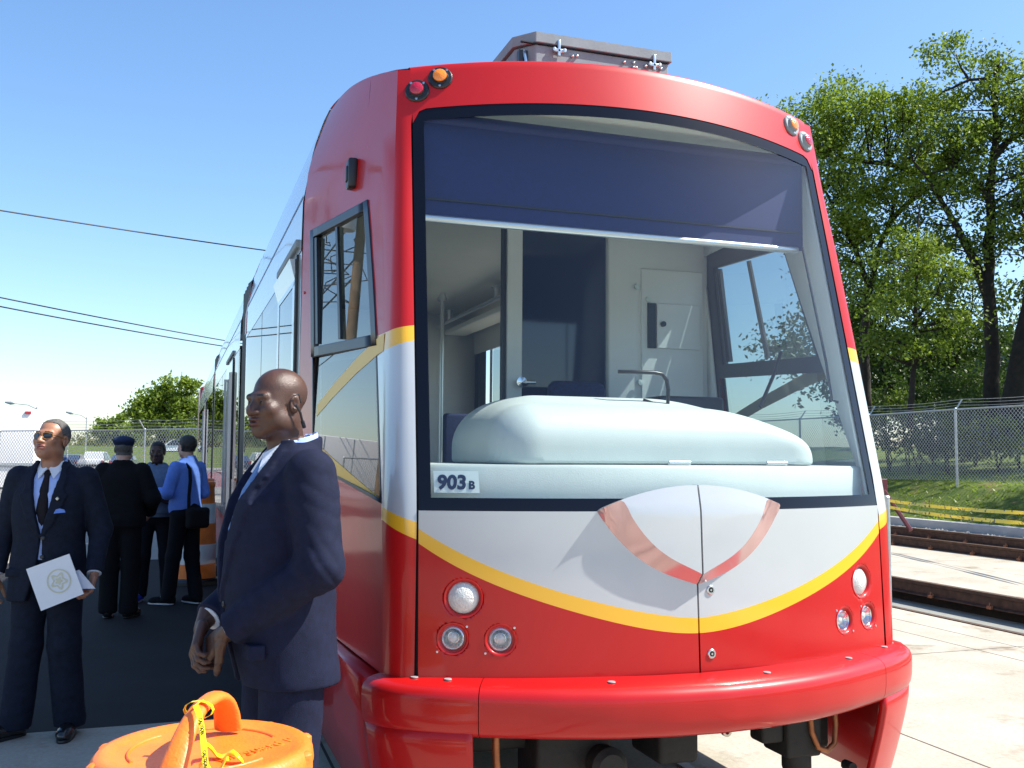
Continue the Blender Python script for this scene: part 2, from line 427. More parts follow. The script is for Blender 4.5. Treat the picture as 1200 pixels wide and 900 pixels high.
M['skinM'] = mat('brown skin', (.33,.155,.09), .42, noise=.12, nscale=22, bump=.10, bscale=260)
M['skinL'] = mat('fair skin', (.50,.28,.20), .45, noise=.1, nscale=22, bump=.1, bscale=260)
M['lipD'] = mat('dark lips', (.07,.022,.018), .4)
M['lipM'] = mat('lips', (.26,.09,.07), .4)
M['browhair'] = mat('black hair', (.010,.008,.007), .6, bump=.5, bscale=220)
M['greyhair'] = mat('greying short hair', (.10,.095,.09), .75, noise=.5, nscale=90, bump=.6, bscale=260)
M['darkhair'] = mat('dark brown hair', (.018,.012,.009), .5, bump=.7, bscale=130)
M['eyewhite'] = mat('eye white', (.62,.58,.52), .2)
M['iris'] = mat('dark iris', (.01,.006,.004), .1)
def cloth(name, c, n=.15, ns=40, b=.25, bs=500, sheen=.0):
    return mat(name, c, .85, noise=n, nscale=ns, bump=b, bscale=bs, spec=.2, sheen=sheen)
M['navysuit'] = cloth('navy suit cloth', (.0075,.0105,.030), .25, 30)
M['charcoalsuit'] = cloth('dark blue suit cloth', (.009,.013,.026), .3, 30)
M['blackcloth'] = cloth('black cloth', (.004,.004,.006))
M['darktrouser'] = cloth('dark trouser cloth', (.005,.006,.011))
M['shirtblue'] = cloth('blue shirt cloth', (.15,.27,.72), .08)
M['shirtpale'] = cloth('pale blue shirt cloth', (.38,.50,.85), .05)
M['shirtwhite'] = cloth('white shirt cloth', (.70,.74,.82), .05)
M['hoodie'] = cloth('grey blue sweatshirt cloth', (.13,.18,.27), .12)
M['tieblack'] = cloth('dark tie silk', (.014,.012,.016))
M['tieblue'] = cloth('pale blue tie silk', (.13,.23,.45))
M['capcloth'] = cloth('navy cap cloth', (.018,.030,.075))
M['leather'] = mat('polished black leather', (.012,.012,.013), .25, coat=.4)
M['sneaker'] = cloth('bright blue sneaker', (.02,.07,.62), .1)
M['sole'] = mat('white rubber sole', (.6,.62,.66), .6)
M['paper'] = mat('white paper', (.72,.74,.78), .6, noise=.03, nscale=8)
M['gold'] = mat('pin metal', (.55,.50,.42), .3, metal=.8)
M['sunlens'] = mat('dark sunglass lens', (.008,.007,.008), .06, spec=.6)
M['tortoise'] = mat('amber spectacle frame', (.28,.12,.02), .25, coat=.5)
M['bagcloth'] = cloth('black bag canvas', (.008,.008,.010))

for nm in ('red','white','yellow'):
    nt = M[nm].node_tree; b_ = nt.nodes['Principled BSDF']; tc = nt.nodes.new('ShaderNodeTexCoord'); n_ = nt.nodes.new('ShaderNodeTexNoise'); n_.inputs['Scale'].default_value = 3.5; n_.inputs['Detail'].default_value = 9; n_.inputs['Roughness'].default_value = .75
    mr = nt.nodes.new('ShaderNodeMapRange'); mr.inputs['From Min'].default_value = .35; mr.inputs['From Max'].default_value = .7; mr.inputs['To Min'].default_value = .03; mr.inputs['To Max'].default_value = .16
    nt.links.new(tc.outputs['Object'], n_.inputs['Vector']); nt.links.new(n_.outputs['Fac'], mr.inputs['Value']); nt.links.new(mr.outputs[0], b_.inputs['Coat Roughness'])
# ---------------------------------------------------------------- camera geometry (world = tram frame: x across, y along the track, z up)
F_PX = 1150.507; PITCH = R(4.17584); YAW = R(18.92186); ROLL = R(.41734)
CAM = Vector((-1.80900, -3.39166, 1.58))
_c, _s = math.cos(YAW), math.sin(YAW)
def ray(px, py):
    U = px-600; W = py-450; cr, sr = math.cos(ROLL), math.sin(ROLL)
    u = cr*U + sr*W; w = -sr*U + cr*W; cp, sp = math.cos(PITCH), math.sin(PITCH)
    Y = cp + w/F_PX*sp; Z = sp - w/F_PX*cp; X = u/F_PX
    return Vector((X*_c + Y*_s, -X*_s + Y*_c, Z))
def at(px, py, D):
    d = ray(px, py); return CAM + d*(D/(d.x*_s + d.y*_c))
def atg(px, py, z=0):
    d = ray(px, py); return CAM + d*((z-CAM.z)/d.z)

# ---------------------------------------------------------------- ground
def sheet(name, x0, x1, y0, y1, z, m, nx=1, ny=1, zf=None):
    b = MB(); b.origin = ((x0+x1)/2, (y0+y1)/2, 0)
    b.grid([[(x0+(x1-x0)*i/nx, y0+(y1-y0)*j/ny, (zf(x0+(x1-x0)*i/nx, y0+(y1-y0)*j/ny) if zf else z)) for j in range(ny+1)] for i in range(nx+1)])
    return tag(b.build(name, m, smooth=60), kind='structure')
sheet('ground', -900, 900, -900, 900, -.40, M['soil'])
sheet('concrete_apron', 1.0, 5.45, -40, 110, 0, M['concrete'])
sheet('concrete_apron', -40, 1.0, -40, 2.85, 0, M['concrete'])
sheet('asphalt_road', -60, 1.0, 2.85, 12.3, -.004, M['asphalt'])
sheet('concrete_crossing', -60, 1.0, 12.3, 21.4, 0, M['concrete_cross'])
sheet('asphalt_road', -60, 1.0, 21.4, 29.6, -.004, M['asphalt'])
sheet('parking_ground', -140, 1.0, 29.6, 112, 0, M['paleasphalt'])
sheet('concrete_apron', 7.42, 14.45, -40, 110, 0, M['concrete'])
sheet('trough_floor', 5.42, 7.46, -40, 110, -.29, M['pitfloor'])
b = MB(); b.box((5.36,-40,-.35),(5.448,110,-.006)); b.box((7.425,-40,-.35),(7.5,110,-.006)); tag(b.build('trough_wall', M['pitwall']), kind='structure')
b = MB(); b.bbox((14.45,-40,-.2),(14.68,110,.19), .025); tag(b.build('kerb', M['curb'], smooth=40), kind='structure')
def slope(x, y):
    z = .16 + max(0, min(1, (x-14.7)/2.6))*.80 + max(0, x-17.3)*.07
    return min(z, 2.2) + .05*math.sin(x*2.1+y*.7)*math.cos(y*1.3) * (1 if x > 15 else 0)
sheet('grass_bank', 14.66, 48, -40, 110, 0, M['grass'], 90, 220, slope)
def berm(x, y):
    t = max(0, min(1, (y-108)/14)); return -.05 + 2.5*t*t*(3-2*t) + .15*math.sin(x*.21)
sheet('grass_field', -200, 14, 108, 190, 0, M['grass'], 60, 30, berm)
def grass_blades(name, spots, m, label=None):
    P = np.array(spots); n = len(P)
    a = NPR.uniform(0, 6.28, n); h = NPR.uniform(.02,.08,n); w = NPR.uniform(.012,.03,n)
    dx = np.stack([np.cos(a), np.sin(a), np.zeros(n)],1)*w[:,None]
    tip = np.stack([NPR.normal(0,.05,n), NPR.normal(0,.05,n), h],1)
    v = np.stack([P-dx, P+dx, P+dx*.3+tip, P-dx*.3+tip],1).reshape(-1,3)
    o = np_obj(name, [(v, np.arange(4*n).reshape(-1,4), 0)], [m]); return tag(o, kind='stuff')
sp = []
for i in range(9000):
    x = 14.75 + 5.5*RNG.random()**1.3; y = RNG.uniform(7, 26); sp.append((x, y, slope(x,y)-.01))
tag(grass_blades('bank_grass', sp, M['leafB']), 'rough mown grass on the bank below the chain link fence', 'grass', kind='stuff')
# ballast rubble between the far rails and the kerb
pts = []; fs = []
b = MB()
for i in range(900):
    x = RNG.uniform(12.9, 14.4); y = RNG.uniform(6, 24); r = RNG.uniform(.015,.05)
    ico = [(r*RNG.uniform(.7,1.2)*dx, r*RNG.uniform(.7,1.2)*dy, r*.8*dz) for dx,dy,dz in ((1,0,0),(0,1,0),(-1,0,0),(0,-1,0),(0,0,1),(0,0,-1))]
    b.add([(x+p[0], y+p[1], .01+max(-.01,p[2])) for p in ico], [(0,1,4),(1,2,4),(2,3,4),(3,0,4),(1,0,5),(2,1,5),(3,2,5),(0,3,5)])
tag(b.build('ballast_stones', M['pebble'], fix=False), 'loose pale stones scattered along the kerb foot', 'gravel', kind='stuff')

# ---------------------------------------------------------------- rails on the right
def rail(x, z0, label, y0=-30, y1=60):
    root = tag(empty('rail', (x, 0, z0)), label, 'rail', 'rails of the tracks beside the tram')
    pr = [(-.07,0),(.07,0),(.07,.012),(.012,.03),(.012,.125),(.035,.135),(.035,.17),(-.035,.17),(-.035,.135),(-.012,.125),(-.012,.03),(-.07,.012)]
    b = MB(); b.prism([(x+p[0], z0+p[1]) for p in pr], 'y', y0, y1); b.build('rail_body', M['rail'], root)
    b = MB(); b.box((x-.033, y0, z0+.1705),(x+.033, y1, z0+.174)); b.build('rail_head', M['railtop'], root)
    for k in range(26):
        y = 2 + k*.95
        b = MB(); b.bbox((x-.115, y-.035, z0), (x-.072, y+.035, z0+.04), .008); b.tube([(x-.10,y,z0+.03),(x-.07,y+.02,z0+.065),(x-.045,y,z0+.03)], .009, 6)
        b.build('rail_clip', M['rust'], root)
    return root
rail(7.36, -.172, 'rusty rail along the far wall of the open trough')
rail(5.52, -.172, 'rusty rail along the near wall of the open trough')
rail(10.78, .002, 'dark rail standing on the slab, nearer one of the far track')
rail(12.45, .002, 'dark rail standing on the slab beside the pale ballast stones')
for x, s in ((-.72,'left'), (.72,'right')):
    b = MB(); b.origin = (x,0,0); b.box((x-.03,-2.0,-.05),(x+.03,60,.006))
    tag(b.build('rail', M['railtop']), 'flush rail set in the concrete under the %s wheels of the tram' % s, 'rail')

# ---------------------------------------------------------------- fences
def mesh_panel(A, B, z0a, z0b, h, parent, name='wire_mesh', m='chain'):
    A = Vector(A); B = Vector(B); off = parent.location
    L = (B-A).length
    me = bpy.data.meshes.new(name)
    me.from_pydata([tuple(Vector((A.x,A.y,z0a))-off), tuple(Vector((B.x,B.y,z0b))-off), tuple(Vector((B.x,B.y,z0b+h))-off), tuple(Vector((A.x,A.y,z0a+h))-off)], [], [(0,1,2,3)])
    uv = me.uv_layers.new(name='UVMap')
    for i, c in enumerate(((0,0),(L,0),(L,h),(0,h))): uv.data[i].uv = c
    me.materials.append(M[m]); o = bpy.data.objects.new(name, me); COL.objects.link(o); o.parent = parent
    return o
def fence(name, label, posts, h, mid=None, arm=0, lean=(1,0), bottom=False, group=None, m='chain'):
    """posts: (x, y, ground z)"""
    root = tag(empty(name, posts[0]), label, 'fence', group)
    top = MB()
    for (a, c) in zip(posts[:-1], posts[1:]):
        mesh_panel(a, c, a[2]+.03, c[2]+.03, h-.03, root, m=m)
        top.tube([(a[0],a[1],a[2]+h), (c[0],c[1],c[2]+h)], .022, 8)
    top.build('top_rail', M['galv'], root, smooth=60)
    if mid:
        mb = MB()
        for (a, c) in zip(posts[:-1], posts[1:]): mb.tube([(a[0],a[1],a[2]+mid), (c[0],c[1],c[2]+mid)], .02, 8)
        mb.build('middle_rail', M['galv'], root, smooth=60)
    for p in posts:
        q = MB(); q.tube([(p[0],p[1],p[2]-.2), (p[0],p[1],p[2]+h)], .032, 10); q.lathe([(0,.05),(.035,.03),(.04,0)], 10, (p[0],p[1],p[2]+h))
        po = q.build('post', M['galv'], root, smooth=60)
        if arm:
            q = MB(); e = (p[0]+lean[0]*arm*.75, p[1]+lean[1]*arm*.75, p[2]+h+arm*.8)
            q.tube([(p[0],p[1],p[2]+h-.02), e], .02, 8); q.build('barb_arm', M['galv'], po, smooth=60)
    if arm:
        for k in (.4,.7,1.0):
            q = MB()
            for (a, c) in zip(posts[:-1], posts[1:]):
                pts = []
                for i in range(13):
                    t = i/12; pts.append([a[j]+(c[j]-a[j])*t for j in range(3)])
                    pts[-1][0] += lean[0]*arm*.75*k; pts[-1][1] += lean[1]*arm*.75*k; pts[-1][2] += h+arm*.8*k - .04*math.sin(math.pi*t)
                q.tube(pts, .006, 5)
            q.build('barbed_wire', M['galv'], root)
    return root
fence('chain_link_fence', 'tall chain link fence with barbed wire arms across the yard behind the standing men',
      [(-14.6,47.7,0),(-11.4,43.5,0),(-8.3,39.6,0),(-5.6,36.9,0),(-2.80,33.45,0),(-.72,30.5,0),(2.4,26.6,0)], 2.40, 1.0, .42, (-.62,-.45))
px = [(17.0, y) for y in (3.2,6.5,9.8,13.1,16.6,19.9,23.2,26.5,29.8,33.1,36.4)]
fence('chain_link_fence', 'chain link fence along the top of the grass bank in front of the trees',
      [(x, y, 1.0 if y < 17 else .97) for x, y in px], 1.84, None, .33, (.8,-.1), m='chainfine')
# fence beside the tram that shows in its side windows
fence('chain_link_fence', 'chain link fence mirrored in the side glass of the tram, off to the left',
      [(-9.5, y, 0) for y in (6,9.4,12.8,16.2,19.6,23,26.4)], 2.1, None, 0)

# ---------------------------------------------------------------- trees
def foliage(centers, n, spread, size, mat_, name, parent, sub=85, flat=.7):
    """many leaf-sized faces in clumps; centers: (x,y,z,rx,ry,rz)"""
    P = []
    tot = sum(c[3]*c[4]*c[5] for c in centers)**1
    subs = []
    for c in centers:
        k = max(3, int(n/sub*c[3]*c[4]*c[5]/tot))
        d = NPR.normal(size=(k,3)); d /= np.linalg.norm(d,axis=1)[:,None]
        r = NPR.uniform(.25,1.05,k)**.6
        q = np.array(c[:3]) + d*r[:,None]*np.array(c[3:6])
        subs.append(q)
        cnt = NPR.integers(int(sub*.35), int(sub*1.6), k)
        for s, m_ in zip(q, cnt):
            sc = spread*NPR.uniform(.6,1.3)
            P.append(s + NPR.normal(size=(m_,3))*np.array([sc,sc,sc*flat]))
    P = np.concatenate(P); N = len(P)
    nrm = NPR.normal(size=(N,3))+np.array([0,0,.6]); nrm /= np.linalg.norm(nrm,axis=1)[:,None]
    t = NPR.normal(size=(N,3)); t -= nrm*(t*nrm).sum(1)[:,None]; t /= np.linalg.norm(t,axis=1)[:,None]
    u = np.cross(nrm,t); L = NPR.uniform(.6,1.3,N)[:,None]*size
    v = np.stack([P - t*L*.5, P + u*L*.3 + nrm*L*.06, P + t*L*.5, P - u*L*.3 + nrm*L*.06],1).reshape(-1,3)
    o = parent.location
    np_obj(name, [(v-np.array(o), np.arange(4*N).reshape(-1,4), 0)], [mat_], parent, smooth=0)
    return np.concatenate(subs)
def tree(label, base, limbs, crown, n, leafm, size=.15, spread=.33, twigs=60, group=None, name='tree', cat='tree', barkm='bark'):
    root = tag(empty(name, base), label, cat, group)
    b = MB(); skel = []
    for pts, r0, r1 in limbs:
        # wander a little between the given points
        Q = []
        for i in range(len(pts)-1):
            a, c = Vector(pts[i]), Vector(pts[i+1]); k = max(2, int((c-a).length/.5))
            for j in range(k): Q.append(a.lerp(c, j/k) + Vector((RNG.gauss(0,.03),RNG.gauss(0,.03),0))*(1 if Q else 0))
        Q.append(Vector(pts[-1])); m_ = len(Q)
        rs = [r0+(r1-r0)*(i/(m_-1)) for i in range(m_)]
        b.tube(Q, rs, 9); skel += [(q, r) for q, r in zip(Q, rs)]
    subs = foliage(crown, n, spread, size, M[leafm], 'crown', root)
    S = np.array([q for q, _ in skel])
    for s in subs[NPR.permutation(len(subs))[:twigs]]:
        sv = Vector(s); d = np.linalg.norm(S - s, axis=1) + np.maximum(0, S[:,2]-s[2]+.3)*1.5
        i = int(np.argmin(d)); q = Vector(skel[i][0]); r = min(skel[i][1]*.5, .012+.014*(sv-q).length)
        mid = q.lerp(sv, .5) + Vector((RNG.gauss(0,.15),RNG.gauss(0,.15),RNG.uniform(-.1,.25)))
        b.tube([q, q.lerp(mid,.5)+Vector((RNG.gauss(0,.06),RNG.gauss(0,.06),0)), mid, mid.lerp(sv,.6), sv], [r, r*.85, r*.65, r*.4, r*.15], 5)
    b.build('trunk', M[barkm], root, smooth=60, fix=False)
    return root
def PX(l, D):            # picture points at one depth
    return [tuple(at(x, y, D)) for x, y in l]
def CR(l, D):            # crown blobs: px, py, radius m, optional depth shift
    out = []
    for q in l:
        p = at(q[0], q[1], D + (q[4] if len(q) > 4 else 0)); out.append((p.x, p.y, p.z, q[2], q[2]*1.0, q[3]))
    return out
GR = 'tall trees behind the right fence'
D = 31
tree('tall dark trunked tree that forks low and tops all its neighbours, right of the tram', at(1163,492,D),
     [(PX([(1163,500),(1162,420),(1159,330),(1161,240),(1165,170),(1168,110),(1170,60)], D), .27, .05),
      (PX([(1157,345),(1140,300),(1120,265),(1095,225),(1070,190)], D), .17, .04),
      (PX([(1164,185),(1180,165),(1205,150),(1240,140)], D), .14, .04),
      (PX([(1168,105),(1158,92),(1135,94),(1115,103),(1100,112)], D), .07, .02),
      (PX([(1135,93),(1125,80),(1120,62)], D), .05, .012),
      (PX([(1160,240),(1140,205),(1120,195),(1085,205)], D), .09, .02)],
     CR([(1118,62,1.15,.5),(1150,66,.9,.5),(1190,90,1.1,.7),(1120,115,1.2,.5),(1165,125,1.5,.8),(1200,150,1.4,.9),(1140,160,1.5,.8),(1105,175,1.3,.7),(1190,215,1.2,.8),(1100,240,1.3,.8),(1230,120,1.5,1.2),(1135,300,.9,.6),(1130,205,1.3,.8),(1180,260,1.0,.8),(1115,275,1.0,.7)], D),
     21000, 'leafA', .135, .28, 120, GR)
D = 33
tree('broad green tree nearest the tram roof, with a long level limb', at(1013,492,D),
     [(PX([(1015,500),(1012,400),(1020,330),(1038,270),(1052,225)], D), .20, .05),
      (PX([(1018,335),(1000,290),(975,240),(955,200)], D), .10, .03),
      (PX([(1110,215),(1080,203),(1040,192),(1000,188),(970,182),(950,178)], D), .13, .03),
      (PX([(1040,265),(1075,225),(1110,215)], D), .11, .06)],
     CR([(940,150,1.3,.8),(985,128,1.7,.8),(1035,130,1.7,.9),(1075,155,1.6,.9),(960,190,1.5,.8),(1005,205,1.8,.9),(1055,220,1.6,.9),(975,260,1.4,.9),(1025,285,1.6,.9),(1075,290,1.3,.9),(985,330,1.1,.7),(1045,345,1.3,.7),(905,138,1.0,.5),(1095,130,1.0,.6),(945,230,1.1,.9),(955,300,1.0,1.0),(1000,250,1.2,.9),(1090,200,1.2,.8),(965,160,1.2,.8)], D),
     38000, 'leafB', .135, .30, 130, GR)
D = 29
tree('slender tree with a thin straight stem between the two fence posts', at(1066,490,D),
     [(PX([(1066,500),(1070,430),(1073,370),(1074,300),(1078,240)], D), .10, .02),
      (PX([(1072,380),(1095,345),(1110,320)], D), .05, .012)],
     CR([(1060,300,1.0,.6),(1095,330,1.1,.6),(1055,360,1.1,.6),(1105,380,1.0,.6),(1075,410,1.0,.5),(1040,395,.9,.5)], D),
     6500, 'leafA', .13, .26, 60, GR)
D = 30
tree('thick leaning trunk rising out of the right edge of the picture', at(1180,495,D),
     [(PX([(1180,500),(1192,430),(1206,370),(1226,290),(1240,200)], D), .34, .15),
      (PX([(1226,290),(1195,250),(1180,235)], D), .08, .015)],
     CR([(1225,260,1.3,.8),(1190,285,1.0,.6),(1240,200,1.5,1.2),(1200,335,.9,.4)], D),
     5000, 'leafA', .15, .30, 60, GR)
D = 38
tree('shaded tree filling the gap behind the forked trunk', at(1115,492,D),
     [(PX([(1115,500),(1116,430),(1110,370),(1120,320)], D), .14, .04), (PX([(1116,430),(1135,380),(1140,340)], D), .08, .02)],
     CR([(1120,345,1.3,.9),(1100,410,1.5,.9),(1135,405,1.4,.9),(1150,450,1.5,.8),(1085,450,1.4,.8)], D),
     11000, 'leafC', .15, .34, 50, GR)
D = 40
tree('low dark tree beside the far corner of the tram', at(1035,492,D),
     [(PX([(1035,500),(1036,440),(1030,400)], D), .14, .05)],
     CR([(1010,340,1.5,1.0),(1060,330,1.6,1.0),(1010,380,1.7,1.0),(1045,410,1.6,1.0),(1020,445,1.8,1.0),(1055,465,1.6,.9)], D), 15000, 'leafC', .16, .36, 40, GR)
for (x, y, h) in ((23.5,10.5,11),(25.5,16.5,12),(26.5,20.6,11.5)):
    tree('tall spreading tree just beyond the right edge, shading the grass bank', (x,y,1.3), [([(x,y,1.0),(x+.2,y,h*.45),(x-.1,y+.2,h*.9)], .28,.06), ([(x+.1,y,h*.4),(x-1.2,y-.6,h*.62)], .12,.04), ([(x+.1,y,h*.45),(x+1.1,y+.8,h*.68)], .12,.04)],
         [(x,y,h*.85,1.8,1.8,1.3),(x-1.5,y-.8,h*.66,1.6,1.6,1.1),(x+1.4,y+1.0,h*.7,1.6,1.6,1.1),(x-.4,y+1.6,h*.6,1.4,1.4,.9)], 9000, 'leafA', .17, .34, 60, GR)
# undergrowth behind the fence, each bush its own
ub = [(1040,500,31,1.0,'leafC'),(1075,505,30,1.0,'leafC'),(1108,515,29,.8,'leafC'),(1140,490,31,1.1,'leafC'),(1168,515,28.5,.7,'leafA'),(1192,500,29,.9,'leafC'),(1210,470,32,1.3,'leafC'),(1040,465,34,1.4,'leafC'),(1090,462,34,1.4,'leafC'),(1135,455,35,1.4,'leafC'),(1180,455,35,1.5,'leafC'),(1062,478,33,1.1,'leafA')]  # most bushes take the dark leaf tone, painting in the trees' shade
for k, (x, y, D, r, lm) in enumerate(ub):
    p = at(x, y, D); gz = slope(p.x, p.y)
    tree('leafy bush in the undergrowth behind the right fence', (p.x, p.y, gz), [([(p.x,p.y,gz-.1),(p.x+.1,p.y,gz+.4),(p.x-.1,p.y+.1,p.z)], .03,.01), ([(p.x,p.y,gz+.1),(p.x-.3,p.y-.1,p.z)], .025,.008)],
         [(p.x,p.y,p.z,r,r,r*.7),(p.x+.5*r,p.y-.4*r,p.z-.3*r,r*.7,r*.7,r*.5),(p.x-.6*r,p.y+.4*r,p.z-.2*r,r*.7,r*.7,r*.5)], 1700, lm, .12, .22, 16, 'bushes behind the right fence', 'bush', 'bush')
# far woodland seen as one mass behind the right trees
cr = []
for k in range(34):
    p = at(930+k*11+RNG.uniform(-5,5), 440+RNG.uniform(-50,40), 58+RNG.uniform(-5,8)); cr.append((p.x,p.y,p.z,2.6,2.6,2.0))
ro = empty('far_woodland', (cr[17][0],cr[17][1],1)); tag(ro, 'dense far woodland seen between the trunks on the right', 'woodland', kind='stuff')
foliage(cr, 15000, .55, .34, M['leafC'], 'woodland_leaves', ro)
# left background trees
GL = 'trees beyond the left fence'
D = 70
tree('rounded bright green tree rising highest over the left fence', at(190,528,D),
     [(PX([(190,530),(189,500),(186,480)], D), .3, .12)],
     CR([(183,462,.9,.8),(200,456,.8,.7),(218,452,.8,.7),(170,474,.9,.7),(160,486,.8,.6),(198,474,1.3,.9),(222,470,1.0,.8),(183,490,1.5,.8),(212,488,1.3,.9),(228,460,.6,.7),(170,500,1.1,.6),(205,503,1.6,.7)], D), 13000, 'leafB', .28, .30, 40, GL)
D = 78
tree('lower light green tree to the left of the tall rounded one', at(140,528,D),
     [(PX([(140,530),(138,510)], D), .2, .08)],
     CR([(126,496,.8,.5),(145,493,.8,.5),(118,507,1.0,.6),(140,505,1.2,.6),(155,508,1.0,.6)], D), 5000, 'leafB', .26, .28, 30, GL)
D = 60
tree('green tree half hidden by the far end of the tram', at(246,528,D),
     [(PX([(246,530),(246,490)], D), .2, .08)],
     CR([(247,478,.7,.8),(250,495,.9,.8),(258,482,.9,.8),(244,508,.7,.6)], D), 4000, 'leafA', .24, .28, 30, GL)
cr = []
for k in range(22):
    p = at(-20+k*14, 524+RNG.uniform(-4,4)-(4 if k > 5 else 0), 150+RNG.uniform(-10,10)); cr.append((p.x,p.y,p.z,3.2,3.2,1.5))
ro = empty('far_hedge', (cr[8][0],cr[8][1],2)); tag(ro, 'long hazy green hedge along the horizon beyond the parked cars', 'hedge', kind='stuff')
foliage(cr, 9000, .6, .5, M['leafD'], 'hedge_leaves', ro)
# trees standing behind the photographer's left, mirrored in the tram's side
for k, (x, y, h) in enumerate(((-16,30,6.5),(-19,38,7.5),(-13.5,22,4.2))):
    tree('green tree off to the left, mirrored in the far windows of the tram', (x,y,0), [([(x,y,-.1),(x+.1,y,h*.4),(x,y+.1,h*.75)], .16,.05)],
         [(x,y,h*.75,h*.28,h*.28,h*.24),(x+h*.14,y-h*.1,h*.58,h*.22,h*.22,h*.18),(x-h*.14,y+h*.12,h*.55,h*.22,h*.22,h*.18)], 4500, 'leafA', .2, .32, 30, 'trees mirrored in the tram')

# ---------------------------------------------------------------- overhead wires and poles
def cable(label, pts, r, group='overhead cables'):
    b = MB(); b.origin = pts[0]; b.tube(pts, r, 6); return tag(b.build('overhead_cable', M['wire'], smooth=60), label, 'cable', group)
def sag(a, c, s, n=24):
    a = Vector(a); c = Vector(c)
    return [tuple(a.lerp(c, i/n) - Vector((0,0,4*s*(i/n)*(1-i/n)))) for i in range(n+1)]
def through(q1, D1, q2, D2, t0, t1, s):
    a = at(*q1, D1); c = at(*q2, D2); d = c-a
    return sag(a+d*t0, a+d*t1, s)
cable('highest black cable crossing the sky on the left, single', through((0,243),25.9,(305,290),30.8,-.6,1.5,.10), .020)
cable('upper of the two close black cables low in the left sky', through((0,346),31,(262,396),41,-.35,1.6,.12), .022)
cable('lower of the two close black cables low in the left sky', through((0,356),30,(260,402),40,-.35,1.6,.14), .022)
def utility_pole(x, y, h, label):
    root = tag(empty('utility_pole', (x,y,0)), label, 'utility pole')
    b = MB(); b.tube([(x,y,-.3),(x,y,h*.5),(x,y,h)], [.13,.115,.09], 12); b.build('pole', M['wood'], root, smooth=60)
    b = MB(); b.bbox((x-1.1,y-.05,h-.5),(x+1.1,y+.05,h-.38), .01); b.build('crossarm', M['wood'], root)
    b = MB(); b.lathe([(0,0),(.2,.02),(.22,.1),(.22,.62),(.2,.7),(0,.72)], 16, (x+.38,y-.1,h-2.2)); b.build('transformer', M['galv'], root, smooth=40)
    for dx in (-1,-.5,.5,1):
        b = MB(); b.lathe([(.03,0),(.05,.05),(.03,.09),(.045,.12),(0,.15)], 10, (x+dx,y,h-.38)); b.build('insulator', M['greybox'], root, smooth=40)
    return root
utility_pole(-6.8, 15.6, 8.6, 'wooden utility pole with transformer, mirrored in the cab side window')
for k, (z, dz) in enumerate(((7.0,.3),(6.0,.25),(5.6,.3))):
    cable('black cable slung from the utility pole and mirrored in the cab side window', sag((-6.8,15.6,z),(-13,45,z+.8),dz), .02, 'cables from the utility pole')
# tangle of drop cables at the pole
for k in range(5):
    a = (-6.8,15.6,5.6+.3*k); p = [a]
    for j in range(1,7): p.append((-6.8+RNG.uniform(-.6,.9)*.9, 15.6+j*.35, a[2]-.5*math.sin(j*.55)+RNG.uniform(-.15,.15)))
    cable('loose looped drop cable hanging at the utility pole', p, .013, 'drop cables at the utility pole')

# ---------------------------------------------------------------- street lamps beyond the left fence
def street_lamp(px, top, D, arm, label):
    p = at(px, 530, D); t = at(px, top, D); h = t.z
    root = tag(empty('street_lamp', (p.x,p.y,0)), label, 'street lamp', 'street lamps beyond the left fence')
    b = MB(); b.tube([(p.x,p.y,-.1),(p.x,p.y,h)], [.07,.045], 10); b.build('pole', M['galv'], root, smooth=60)
    e = at(px-arm, top-4, D)
    b = MB(); b.tube([(p.x,p.y,h-.15), tuple(Vector((p.x,p.y,h)).lerp(e,.4)+Vector((0,0,.05))), tuple(e)], [.035,.03,.025], 8); b.build('arm', M['galv'], root, smooth=60)
    d = (e-Vector((p.x,p.y,h))).normalized(); f = e + d*.7
    b = MB(); b.tube([tuple(e), tuple(e.lerp(f,.4)), tuple(f)], [.05,.13,.06], 8); b.build('lamp_head', M['greybox'], root, smooth=60)
    return root
street_lamp(100, 489, 90, 14, 'slender grey street lamp in the gap right of the man in sunglasses')
street_lamp(41, 477, 72, 24, 'grey street lamp whose arm reaches over the white trailer')
p = at(213, 445, 130)
b = MB(); b.origin = (p.x,p.y,0); b.tube([(p.x,p.y,0),(p.x,p.y,11.0)], [.35,.28], 10); b.tube([(p.x,p.y,11.0),(p.x,p.y,12.4)], [.1,.06], 8); b.bbox((p.x-.5,p.y-.5,9.2),(p.x+.5,p.y+.5,9.5),.05)
tag(b.build('mast', M['galv'], smooth=40), 'thin far mast poking up behind the tall rounded tree', 'mast')

